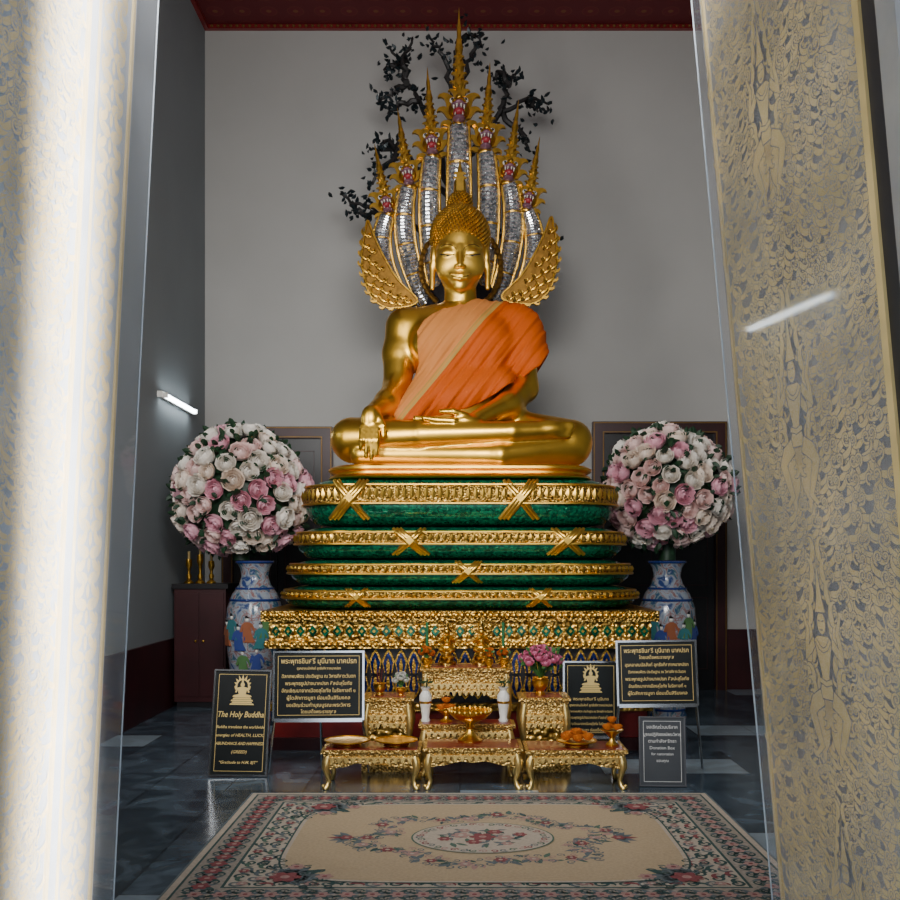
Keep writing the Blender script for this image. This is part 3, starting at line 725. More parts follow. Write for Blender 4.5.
cloth_prims = [(elp(P(461, 398, 9.28), (.41, .32, .36)), 0), (elp(P(461, 348, 9.30), (.54, .35, .40)), .13),
    (cap(P(470, 318, 9.33), P(515, 328, 9.34), .165, .197), .10), (elp(P(437, 344, 9.12), (.23, .16, .2)), .10), (elp(P(485, 344, 9.12), (.23, .16, .2)), .10),
    (cap(P(519, 328, 9.33), P(529, 362, 9.22), .200, .205), .08), (cap(P(445, 375, 9.15), P(408, 416, 8.98), .18, .14), .12), (cap(P(450, 400, 9.05), P(500, 385, 9.08), .14, .14), .12)]
fcl = blend(cloth_prims)
def frobe(X, Y, Z):
    d = fcl(X, Y, Z); s = .784*X-.621*Z; l = .621*X+.784*Z
    fold = .006*np.sin(s*38+1.8*np.sin(l*2.6))+.005*np.sin(s*79+3.5*l)+.008*np.sin(s*15-l*3.0)+.003*np.sin(s*140+2*l)
    d = d-fold-.014
    sh = np.maximum(d, -(d+.024))
    z2 = (polysd(X[:, 0, :], Z[:, 0, :])+.004*np.sin((X[:, 0, :]*.9-Z[:, 0, :]*.4)*42))[:, None, :]
    return np.maximum(np.maximum(sh, z2), Y-9.50)
net_obj('sash', frobe, (-.66, 8.60, 2.72), (.90, 9.56, 4.14), .0105, robe_mat(), sta)
hd_prims = [(elp(P(460, 249, 9.28), (.234, .28, .36)), 0), (elp(P(460, 269, 9.21), (.182, .195, .213)), .10),
    (elp(P(446, 265, 9.12), (.09, .07, .12)), .08), (elp(P(474, 265, 9.12), (.09, .07, .12)), .08), (elp(P(460, 286, 9.06), (.06, .045, .05)), .07),
    (elp(P(460, 276, 9.06), (.09, .06, .06)), .06),
    (cap(P(460, 247, 9.01), P(460, 265, 8.965), .015, .024), .03), (elp(P(456.8, 266.3, 8.985), (.022, .030, .018)), .014), (elp(P(463.2, 266.3, 8.985), (.022, .030, .018)), .014),
    (elp(P(448, 253.0, 9.04), (.064, .040, .036)), .022), (elp(P(472, 253.0, 9.04), (.064, .040, .036)), .022),
    (cap(P(450.5, 274.0, 9.015), P(457.5, 275, 8.999), .007, .010), .014), (cap(P(469.5, 274.0, 9.015), P(462.5, 275, 8.999), .007, .010), .014), (cap(P(457.5, 275, 8.999), P(462.5, 275, 8.999), .010, .010), .014),
    (cap(P(453, 277.8, 9.01), P(460, 279, 8.999), .008, .012), .014), (cap(P(467, 277.8, 9.01), P(460, 279, 8.999), .008, .012), .014)]
for q in (-1, 1):
    hd_prims += [(elp(P(460+q*26.8, 257, 9.28), (.030, .075, .11)), .03), (cap(P(460+q*27.6, 266, 9.26), P(460+q*27.6, 288, 9.24), .030, .022), .03)]
    pb = [P(460+q*d, y, Yb) for d, y, Yb in ((3, 250, 9.01), (7, 246, 9.02), (13, 244, 9.045), (19, 246.5, 9.09), (22, 250, 9.13))]
    for i in range(4): hd_prims.append((cap(pb[i], pb[i+1], .010, .010), .03))
hd_prims += [(cap(P(460, 285, 9.28), P(460, 302, 9.3), .138, .148), .05)]
fhead = blend(hd_prims)
GOLDH = mat('satin_gold', (.92, .56, .09), .40, 1, .08, 3)
net_obj('head', fhead, (-.36, 8.85, 3.90), (.36, 9.66, 4.95), .0085, GOLDH, sta)
def face_pt(px, py, lift=.004):
    p = P(px, py, 9.0); ys = np.linspace(8.8, 9.4, 500).astype(np.float32)
    for _ in range(2):
        d = fhead(np.full_like(ys, p.x), ys, np.full_like(ys, p.z)); k = int(np.argmax(d < 0)); p = P(px, py, float(ys[k]) if k else 9.1)
    return p+Vector((0, -lift, 0))
FLINE = mat('dark_gold_line', (.16, .08, .015), .4, .6)
PEARL = mat('pearl_inlay', (.55, .42, .18), .3)
for q in (-1, 1):
    b = MB(); b.tube([face_pt(460+q*d, y, .0) for d, y in ((3, 250), (5, 247.3), (9, 244.9), (14, 244.2), (18.5, 246.3), (22, 250))], [.002, .004, .005, .005, .004, .002], 6)
    b.build('eyebrow', FLINE, sta)
    b = MB(); n = 11; up = []; dn = []
    for i in range(n):
        t = i/(n-1); d = 5.5+14.5*t
        up.append(face_pt(460+q*d, 254.6+.5*math.sin(PI*t)-.3*t, .003)); dn.append(face_pt(460+q*d, 254.6+1.7*math.sin(PI*t)-.3*t, .003))
    b.add(up+dn, [(i, i+1, n+i+1, n+i) for i in range(n-1)])
    c = face_pt(460+q*12.3, 255.7, .003); b.ell(c, (.012, .003, .006), 10, 6, 1); b.tube(up, .005, 6, 1)
    b.build('eye', [PEARL, BLACK], sta)
b = MB(); b.tube([face_pt(x, y, .0) for x, y in ((448.5, 273.6), (452, 275.5), (456, 276.7), (460, 276.6), (464, 276.7), (468, 275.5), (471.5, 273.6))], [.001, .003, .004, .004, .004, .003, .001], 6)
b.build('mouth_line', FLINE, sta)  # dark tube stands in for the shade in the mouth groove
def hair_keep(p): return p.z > 4.462-.62*(p.y-9.0)
b = MB()
hc, hr = P(460, 238, 9.34), (.274, .33, .292)
N = 1050
for i in range(N):
    z = 1-2*(i+.5)/N; r = math.sqrt(1-z*z); a = i*2.399963
    p = Vector((hc.x+hr[0]*r*math.cos(a), hc.y+hr[1]*r*math.sin(a), hc.z+hr[2]*z))
    if hair_keep(p) and p.z > 4.02:
        b.ell(p, (.0165, .0165, .0165), 7, 5)
uc, ur = P(460, 205, 9.36), (.112, .12, .12)
for i in range(200):
    z = 1-2*(i+.5)/200; r = math.sqrt(1-z*z); a = i*2.399963
    p = Vector((uc.x+ur[0]*r*math.cos(a), uc.y+ur[1]*r*math.sin(a), uc.z+ur[2]*z))
    if z > -.7: b.ell(p, (.0150, .0150, .0150), 7, 5)
b.ell(uc, ur, 16, 10, 1)
b.build('hair_curls', [GOLDW, DGOLD], sta)
def fhair(X, Y, Z):
    return np.maximum(elp(hc, hr)(X, Y, Z), -(Z-4.462+.62*(Y-9.0)))
net_obj('hair_cap', fhair, (-.34, 8.9, 4.0), (.34, 9.75, 4.9), .014, DGOLD, sta)
b = MB(); zb = P(460, 194, 9.36).z
b.lathe([(.05, 0), (.065, .04), (.055, .09), (.06, .12), (.042, .18), (.026, .24), (.01, .31), (.001, .36)], (0, 9.36, zb-.03), 14, 0, None, .7)
for q in (-1, 1):
    for zz, s in ((0, .18), (.06, .16)):
        b.prism(kr_out(q*.02, zb+zz, PI/2-q*.5, s, -q), 9.30+zz*.1+q*.002, 9.33+zz*.1+q*.002)
b.build('flame_finial', GOLD2, sta)

# ================================================================== METAL TREE
tree = thing('metal_tree', 'dark leafy ornamental tree rising behind the serpent hood', 'tree', (0, 10.76, 0))
b = MB(); YT = 10.76
b.tube([(0, YT, 0), (.02, YT, 1.5), (-.03, YT, 3)]+[P(x, y, YT) for x, y in ((456, 330), (458, 250), (452, 180), (456, 110), (455, 60))], [.09, .085, .08, .075, .065, .055, .04, .02], 10)
b.build('trunk', BARK, tree)
brs = [[(452, 200), (430, 120), (408, 85), (390, 48)], [(456, 110), (445, 60), (430, 38)], [(455, 100), (470, 58), (484, 34)], [(456, 170), (500, 112), (530, 98), (552, 103)],
       [(500, 112), (508, 84), (518, 70)], [(455, 250), (400, 218), (365, 206), (340, 194)], [(452, 200), (400, 150), (372, 148)], [(408, 85), (394, 92), (378, 102)], [(530, 98), (538, 112)],
       [(458, 250), (520, 228), (556, 240)], [(455, 60), (462, 36), (476, 34)], [(408, 85), (404, 60), (412, 40)], [(400, 150), (380, 172), (372, 182)], [(500, 112), (522, 132), (528, 150)], [(390, 218), (362, 212), (350, 204)], [(508, 84), (500, 72), (494, 80)], [(400, 150), (388, 140), (382, 146)], [(404, 60), (394, 66), (384, 70)], [(420, 100), (402, 104), (388, 114)]]
lv = MB(); rnd = random.Random(11)
for br in brs:
    pts = [P(x, y, YT+rnd.uniform(-.08, .08)) for x, y in br]
    fine = []
    for i in range(len(pts)-1):
        for k in range(6): fine.append(pts[i].lerp(pts[i+1], k/6)+Vector((rnd.uniform(-.03, .03), rnd.uniform(-.02, .02), rnd.uniform(-.03, .03))))
    fine.append(pts[-1]); n = len(fine)
    b = MB(); b.tube(fine, [.036*(1-.65*i/(n-1)) for i in range(n)], 6); b.build('branch', BARK, tree)
    st = int(n*.4)
    for i in range(st, n):
        for k in range(3):
            p = fine[i]+Vector((rnd.gauss(0, .06), rnd.gauss(0, .06), rnd.gauss(0, .06)))
            M = Matrix.Translation(p) @ Euler((rnd.uniform(-.7, .7), rnd.uniform(0, 6.28), rnd.uniform(-.7, .7))).to_matrix().to_4x4()
            l, w = rnd.uniform(.055, .09), rnd.uniform(.016, .023)
            lv.add([(0, 0, 0), (w, .012, l*.35), (w*.8, .015, l*.7), (0, 0, l), (-w*.8, .015, l*.7), (-w, .012, l*.35), (0, -.008, l*.5)], [(0, 1, 6), (1, 2, 6), (2, 3, 6), (3, 4, 6), (4, 5, 6), (5, 0, 6)], 0, M)
lv.build('foliage', LEAFT, tree)

# ================================================================== VASES AND BOUQUETS
def porcelain():
    m, nt, bs = newmat('painted_porcelain'); N = nt.nodes; L = nt.links
    tc = N.new('ShaderNodeTexCoord'); nz = N.new('ShaderNodeTexNoise'); nz.inputs['Scale'].default_value = 9; nz.inputs['Detail'].default_value = 5; nz.inputs['Distortion'].default_value = .8
    L.new(tc.outputs['Object'], nz.inputs['Vector'])
    cr = N.new('ShaderNodeValToRGB'); e = cr.color_ramp.elements; e[0].position = .34; e[0].color = (.03, .06, .20, 1); e[1].position = .43; e[1].color = (.27, .32, .39, 1)
    for p, c in ((.49, (.34, .37, .41, 1)), (.52, (.26, .10, .09, 1)), (.56, (.30, .34, .38, 1)), (.60, (.06, .14, .18, 1)), (.66, (.03, .06, .18, 1)), (.72, (.32, .36, .4, 1))): q = e.new(p); q.color = c
    L.new(nz.outputs['Fac'], cr.inputs['Fac']); L.new(cr.outputs['Color'], bs.inputs['Base Color']); bs.inputs['Roughness'].default_value = .15
    return m
PORC = porcelain()
COB = mat('cobalt_blue_glaze', (.02, .04, .18), .15)
FIGM = [mat('robe_rust', (.35, .12, .06), .2), mat('robe_teal', (.05, .2, .22), .2), mat('robe_blue', (.05, .08, .3), .2), mat('robe_green', (.1, .22, .08), .2), WHITE, BLACK]
VY = 9.85
def big_vase(px, label):
    X = (px-CX)/F*VY; k = 1.255
    r = thing('floor_vase', label, 'vase', (X, VY, 0), group='pair of painted floor vases')
    b = MB(); b.lathe([(q*k, z) for q, z in [(.15, 0), (.155, .04), (.14, .08), (.15, .18), (.185, .40), (.215, .65), (.225, .90), (.215, 1.08), (.175, 1.22), (.125, 1.31), (.105, 1.39), (.115, 1.47), (.145, 1.53), (.15, 1.54), (.13, 1.535), (.095, 1.46)]], seg=36)
    b.build('vase_body', PORC, r, world=False)
    for z, rr in ((.09, .142), (1.16, .196), (1.27, .150), (1.53, .148)):
        b = MB(); b.lathe([(rr*k, z-.012), (rr*k+.006, z), (rr*k, z+.012)], seg=36); b.build('glaze_band', COB, r, world=False)
    for q, (az, zz, col) in enumerate(((-1.57, .86, 0), (-1.25, .80, 1), (-1.9, .78, 2), (-1.05, .9, 3), (-2.2, .88, 1), (-.7, .82, 2), (-2.55, .82, 0), (-1.4, .56, 2), (-1.75, .54, 3))):
        rr = (.222 if zz > .7 else .206)*k; M = Matrix.Translation((rr*math.cos(az), rr*math.sin(az), zz)) @ Matrix.Rotation(az+PI/2, 4, 'Z')
        lean = .02*(1 if q % 2 else -1); b = MB()
        b.prism([(-.055, -.10), (.06, -.10), (.045+lean, -.02), (.035+lean, .05), (.055+lean, .03), (.07+lean, -.01), (.08+lean, .02), (.05+lean, .08), (.02+lean, .095), (-.02+lean, .095), (-.05+lean, .07), (-.07+lean, .0), (-.045+lean, .0), (-.035+lean, .05), (-.04+lean, -.02)], -.008, .012, col, M)
        b.ell((lean, -.004, .118), (.018, .010, .022), 8, 6, 4, M); b.ell((lean, -.005, .138), (.018, .010, .012), 8, 6, 5, M); b.ell((lean*1.4, -.005, .153), (.008, .008, .008), 6, 4, 5, M)
        b.build('painted_figure', FIGM, r, world=False)
def petals(spec):
    b = MB()
    for rho, amax, n, ph, w in spec:
        for k in range(n):
            b0 = 2*PI*k/n+ph; vs = []; T, S = 5, 4
            for i in range(T+1):
                t = i/T; al = .15+amax*t; rr = rho*(1+.16*max(0, t-.75)/.25)
                ww = w*(.55+.6*math.sin(PI*min(1, t*.75+.12)))
                if t == 1: ww *= .6
                for j in range(S+1):
                    s = j/S*2-1; be = b0+s*ww
                    q = rr*(1+.05*s*s)
                    vs.append((q*math.sin(al)*math.cos(be), q*math.sin(al)*math.sin(be), -q*math.cos(al)*.9+.05))
            b.add(vs, [(i*(S+1)+j, i*(S+1)+j+1, (i+1)*(S+1)+j+1, (i+1)*(S+1)+j) for i in range(T) for j in range(S)])
    b.ell((0, 0, .05), (.17, .17, .28), 8, 6)
    return b
def proto_mesh(name, spec, m):
    o = petals(spec).build(name, m, None, ang=180); me = o.data; L = Vector(o.location); bpy.data.objects.remove(o)
    for v in me.vertices: v.co = v.co+L
    return me
rose_spec = [(1.0, 1.65, 5, 0, .75), (.86, 1.95, 5, .6, .75), (.70, 2.15, 4, .2, .9), (.52, 2.35, 4, .8, .9), (.34, 2.5, 3, .4, 1.1)]
rose_me = [proto_mesh('rose', rose_spec, m) for m in (mat('white_rose', (.90, .84, .76), .6, 0, .06), mat('blush_rose', (.90, .67, .63), .6, 0, .08), mat('pink_rose', (.85, .46, .55), .6, 0, .1), mat('cream_rose', (.90, .77, .66), .6, 0, .08))]
def bouquet(px, py, Rpx, label, seed):
    Y = VY; X = (px-CX)/F*Y; Z = CH-(py-HY)/F*Y; R = Rpx/F*Y
    rnd = random.Random(seed)
    r = thing('flower_bouquet', label, 'flowers', (X, Y, Z), group='pair of round rose arrangements')
    def shape(d): return (1-.08*max(0, -d.z))*(1+.04*math.sin(3*math.atan2(d.x, d.z)+seed))
    b = MB(); b.ell((0, 0, 0), (R*.78, R*.78, R*.80), 20, 14)
    b.tube([(0, 0, -R*.7), (0, 0, 1.545-Z+.004)], .085, 10)
    for i in range(620):
        z = rnd.uniform(-.95, 1); a = rnd.uniform(0, 2*PI); q = math.sqrt(1-z*z); d = Vector((q*math.cos(a), q*math.sin(a), z))
        p = d*R*shape(d)*rnd.uniform(.80, .97)
        M = Matrix.Translation(p) @ (Vector((0, 0, 1)).rotation_difference((d+Vector((rnd.gauss(0, .7), rnd.gauss(0, .7), rnd.gauss(0, .7)))).normalized())).to_matrix().to_4x4()
        l, w = rnd.uniform(.07, .11), rnd.uniform(.024, .036)
        b.add([(0, 0, 0), (w, .01, l*.4), (w*.7, .012, l*.75), (0, 0, l), (-w*.7, .012, l*.75), (-w, .01, l*.4), (0, -.01, l*.5)], [(0, 1, 6), (1, 2, 6), (2, 3, 6), (3, 4, 6), (4, 5, 6), (5, 0, 6)], 0, M)
    b.build('foliage', LEAFG, r, world=False)
    n = 152; cnt = 0
    for i in range(n):
        z = 1-2*(i+.5)/n; q = math.sqrt(1-z*z); a = i*2.399963+seed; d = Vector((q*math.cos(a), q*math.sin(a), z))
        if d.y > .32 or z < -.95 or cnt >= 100: continue
        cnt += 1
        d = (d+Vector((rnd.gauss(0, .03), rnd.gauss(0, .03), rnd.gauss(0, .03)))).normalized()
        s = rnd.uniform(.072, .097)*R/.66
        k = rnd.choices((0, 1, 2, 3), (3.4+2.2*z, 3.5, 3.0-1.5*z, 2.8))[0]
        M = Matrix.Translation(d*R*shape(d)*rnd.uniform(.88, .97)) @ Vector((0, 0, 1)).rotation_difference((d+Vector((rnd.gauss(0, .1), rnd.gauss(0, .1), rnd.gauss(0, .1)))).normalized()).to_matrix().to_4x4() @ Matrix.Rotation(rnd.uniform(0, 6), 4, 'Z') @ Matrix.Scale(s, 4)
        link_mesh('rose', rose_me[k], r, M)
big_vase(255, 'tall painted porcelain floor vase behind the tall English sign board, left of the throne')
bouquet(241, 495, 70, 'round bouquet of pink and white roses on the left vase', 2)
big_vase(667, 'tall painted porcelain floor vase right of the throne behind a Thai board')
bouquet(667, 491, 66, 'round bouquet of pink and white roses on the right vase', 9)

# ================================================================== CABINET AND WALL LAMPS
cab = thing('cabinet', 'dark maroon wooden cabinet against the left wall', 'cabinet', (-2.72, 10.75, 0))
cy0 = .5
b = MB(); b.bx(-3.0, -2.46, 10.0+cy0, 10.5+cy0, .06, 1.25); b.build('cabinet_body', DRED, cab, False)
b = MB(); b.bx(-3.02, -2.43, 9.97+cy0, 10.52+cy0, 1.25, 1.30); b.build('cabinet_top', DARK, cab, False)
b = MB(); b.bx(-2.98, -2.48, 10.02+cy0, 10.48+cy0, 0, .06); b.build('plinth', DARK, cab, False)
for x0, x1, kx in ((-2.98, -2.74, -2.77), (-2.72, -2.48, -2.69)):
    b = MB(); b.bx(x0, x1, 9.985+cy0, 10.0+cy0, .12, 1.2); d = b.build('cabinet_door', DRED, cab, False)
    b = MB(); b.ell((kx, 9.975+cy0, .7), (.014, .014, .014), 8, 6); b.build('knob', GOLD2, d)
WAXY = mat('wax_yellow', (.7, .5, .2), .5)
for i, (x, h) in enumerate(((-2.90, .26), (-2.78, .31), (-2.66, .24))):
    r = thing('candlestick', ['short gold candlestick on the cabinet, nearest the side wall', 'tall gold candlestick in the middle of the cabinet top', 'small gold candlestick on the cabinet, nearest the roses'][i], 'candlestick', (x, 10.7, 1.30), group='candlesticks on the cabinet')
    b = MB(); b.lathe([(.05, 0), (.052, .015), (.02, .04), (.03, .08), (.014, .11), (.018, h*.6), (.035, h*.75), (.03, h)], seg=14); b.build('holder', GOLDD, r, world=False)
    b = MB(); b.lathe([(.014, h-.01), (.014, h+.08), (.002, h+.085)], seg=10); b.build('candle', WAXY, r, world=False)
TUBE = mat('fluorescent_glow', (.85, .95, 1.0), .3, 0, .01, emit=18)
def wall_lamp(y0, y1, z, label):
    r = thing('fluorescent_lamp', label, 'lamp', (XL, (y0+y1)/2, z), group='fluorescent lamps on the left wall')
    b = MB(); b.bx(XL, XL+.05, y0, y1, z+.0, z+.06); b.build('lamp_housing', WHITE, r, False)
    b = MB(); b.tube([(XL+.075, y0+.04, z+.02), (XL+.075, y1-.04, z+.02)], .022, 12); b.build('tube', TUBE, r)
    for y in (y0+.03, y1-.03):
        b = MB(); b.bx(XL+.05, XL+.10, y-.012, y+.012, z-.005, z+.045); b.build('socket', WHITE, r, False)
wall_lamp(10.1, 11.3, 3.20, 'glowing fluorescent tube lamp on the left wall above the cabinet')
wall_lamp(7.2, 8.5, 3.17, 'fluorescent tube lamp hidden by the left door, seen reflected in the right door cover')

# ================================================================== RUG
def rug():
    cx, cy, W, D = .125, 5.52, 1.5, 1.085
    mats = [mat('rug_cream', (.52, .44, .35), .95, 0, .12, 60, bump=.3, bscale=300), mat('rug_beige', (.50, .38, .24), .95, 0, .1, 60, bump=.3, bscale=300), mat('rug_teal', (.040, .085, .080), .95, 0, .2, 60),
            mat('rug_red', (.26, .07, .075), .95, 0, .25, 60), mat('rug_green', (.085, .15, .11), .95, 0, .2, 60), mat('rug_pink', (.42, .25, .22), .95, 0, .15, 60), mat('rug_slate', (.13, .16, .17), .95, 0, .2, 60), mat('rug_border_ground', (.34, .29, .24), .95, 0, .2, 60)]
    b = MB(); b.bx(-W, W, -D, D, 0, .012, 0)
    Z = [.0125]
    def poly(pts, mi, dz=0):
        b.add([(x, y, Z[0]+dz) for x, y in pts], [tuple(range(len(pts)))], mi)
    def band(i0, i1, mi):
        for x0, x1, y0, y1 in ((-W+i0, W-i0, D-i1, D-i0), (-W+i0, W-i0, -D+i0, -D+i1), (-W+i0, -W+i1, -D+i1, D-i1), (W-i1, W-i0, -D+i1, D-i1)):
            poly([(x0, y0), (x1, y0), (x1, y1), (x0, y1)], mi)
    def rib(pts, ws, mi, dz=0):
        v, f = ribbon(pts, ws); b.add([(x, y, Z[0]+dz) for x, y in v], f, mi)
    def flower(x, y, r, mi, ci, dz=0, n=6):
        for k in range(n): poly(ellipse2(x+.55*r*math.cos(2*PI*k/n), y+.55*r*math.sin(2*PI*k/n), .46*r, .34*r, 10, 2*PI*k/n), mi, dz+.0001*k)
        poly(ellipse2(x, y, .3*r, .3*r, 10), ci, dz+.001)
    def leaf(x, y, a, l, mi, dz=0):
        c, s = math.cos(a), math.sin(a)
        poly([(x+c*t*l-s*w*l, y+s*t*l+c*w*l) for t, w in ((0, 0), (.3, .17), (.65, .15), (1, 0), (.65, -.15), (.3, -.17))], mi, dz)
    def sup(a, bb, n, k, t):
        c, s = math.cos(t), math.sin(t); return (math.copysign(abs(c)**(2/n), c)*a*k, math.copysign(abs(s)**(2/n), s)*bb*k)
    rnd = random.Random(4)
    band(0, .012, 6); band(.045, .058, 2); band(.058, .25, 7); band(.25, .265, 2)
    Z[0] += .0006
    def along(inset, step):
        x0, y0 = W-inset, D-inset; out = []
        nx = max(2, int(2*x0/step)); ny = max(2, int(2*y0/step))
        for i in range(nx): out += [(-x0+2*x0*i/nx, -y0, 0), (x0-2*x0*i/nx, y0, PI)]
        for i in range(ny): out += [(x0, -y0+2*y0*i/ny, PI/2), (-x0, y0-2*y0*i/ny, -PI/2)]
        return out
    for k, (x, y, a) in enumerate(along(.155, .115)):
        for q in (-1, 1):
            for e in (.45, 1.1): leaf(x, y, a+q*e, .085, 6 if e < 1 else 2); leaf(x, y, a+PI+q*e, .085, 2 if e < 1 else 6)
            p, w = scroll(x-math.sin(a)*q*.05+.05*math.cos(a), y+math.cos(a)*q*.05+.05*math.sin(a), a, .075, q, 12); rib(p, [v*1.2 for v in w], 2, .0003)
        flower(x, y, .048 if k % 2 else .040, 3 if k % 2 else 5, 5 if k % 2 else 3, .0008)
    for ins, st, sz in ((.31, .105, .12), (.385, .115, .12), (.455, .13, .115)):
        for k, (x, y, a) in enumerate(along(ins, st)):
            fl = 1 if k % 2 else -1
            p, w = scroll(x, y, a+k, sz, fl); rib(p, [q*1.25 for q in w], 2 if k % 3 else 6, .0002)
            p, w = kranok(x, y, a+fl*.6, sz*.8, fl, 9, .13); rib(p, w, (2, 6, 3, 4)[k % 4], .0005)
            if k % 3 == 0: flower(x+.03*math.cos(a), y+.03*math.sin(a), .03, 3 if k % 2 else 5, 0, .001)
    Z[0] += .0025
    n = 120
    o = [sup(1.03, .745, 5, 1.0, 2*PI*i/n) for i in range(n)]
    poly([(x*1.030, y*1.040) for x, y in o], 2); Z[0] += .0004
    poly([(x*1.020, y*1.028) for x, y in o], 0); Z[0] += .0004
    poly([(x*1.0, y*1.0) for x, y in o], 1); Z[0] += .0006
    for sx in (-1, 1):
        for sy in (-1, 1):
            X, Y = sx*.97, sy*.69
            a0 = math.atan2(-sy*.7, -sx)
            for d in (-1.3, -1.0, -.7, -.4, 0, .4, .7, 1.0, 1.3):
                leaf(X, Y, a0+d, .22-.06*abs(d), (2, 6, 4)[int(abs(d)*10) % 3])
                for rr in (.10, .18, .27):
                    if abs(d) > .9 or rr < .2:
                        p, w = scroll(X+rr*math.cos(a0+d*1.15), Y+rr*math.sin(a0+d*1.15), a0+d, .09, 1 if d > 0 else -1); rib(p, [q*1.1 for q in w], 6 if rr < .15 else 2, .0004)
            flower(X, Y, .08, 3, 5, .001); flower(X-sx*.03, Y-sy*.16, .045, 5, 3, .001); flower(X-sx*.19, Y-sy*.01, .045, 5, 3, .001)
    n = 66
    for i in range(n):
        t = 2*PI*i/n; k = 1+.12*math.sin(6*t)+rnd.uniform(-.05, .05); x, y = .63*k*math.cos(t), .45*k*math.sin(t); a = math.atan2(y, x)
        for _ in range(3): leaf(x+rnd.uniform(-.035, .035), y+rnd.uniform(-.035, .035), rnd.uniform(0, 6.3), rnd.uniform(.06, .10), rnd.choice((6, 6, 4, 2, 5)), rnd.random()*.0004)
        if i % 3 == 0: flower(x, y, rnd.uniform(.030, .044), 3 if i % 2 else 5, 0, .0008)
        p, w = scroll(x*1.1, y*1.1, a+rnd.uniform(-1, 1), .085, 1 if i % 2 else -1); rib(p, w, 6, .0004)
        p, w = scroll(x*.88, y*.88, a+rnd.uniform(-1, 1), .07, 1 if i % 2 else -1); rib(p, w, 6 if i % 2 else 5, .0004)
    for q in (-1, 1):
        for d in (-1.0, -.5, 0, .5, 1.0): leaf(q*.73, 0, (0 if q > 0 else PI)+d, .13, 6 if d else 3)
        flower(q*.75, 0, .042, 3, 5, .001)
    Z[0] += .0025
    poly(ellipse2(0, 0, .395, .306, 48), 4); Z[0] += .0004; poly(ellipse2(0, 0, .385, .298, 48), 0); Z[0] += .0004
    for i in range(40):
        t = 2*PI*i/40; p, w = scroll(.345*math.cos(t), .265*math.sin(t), t+i, .07, 1 if i % 2 else -1); rib(p, [q*1.3 for q in w], (6, 4, 5, 3)[i % 4])
    for i in range(50):
        t = rnd.uniform(0, 6.28); q = math.sqrt(rnd.random()); leaf(.23*q*math.cos(t), .17*q*math.sin(t), rnd.uniform(0, 6.3), rnd.uniform(.06, .10), rnd.choice((6, 4, 2, 6)), rnd.random()*.0004)
    for x, y, r_, m_ in ((0, 0, .075, 3), (-.12, .03, .055, 5), (.12, -.02, .055, 5), (-.05, -.10, .045, 3), (.07, .10, .045, 3), (-.21, -.04, .04, 3), (.21, .05, .04, 3), (-.10, .13, .035, 5), (.13, -.13, .035, 5)): flower(x, y, r_, m_, 0 if m_ == 5 else 5, .001)
    b.v = [(x+cx, y+cy, z+.001) for x, y, z in b.v]
    o = b.build('rug', mats, None, False); tag(o, 'cream floral rug with green and red borders in front of the altar tables', 'rug')
rug()

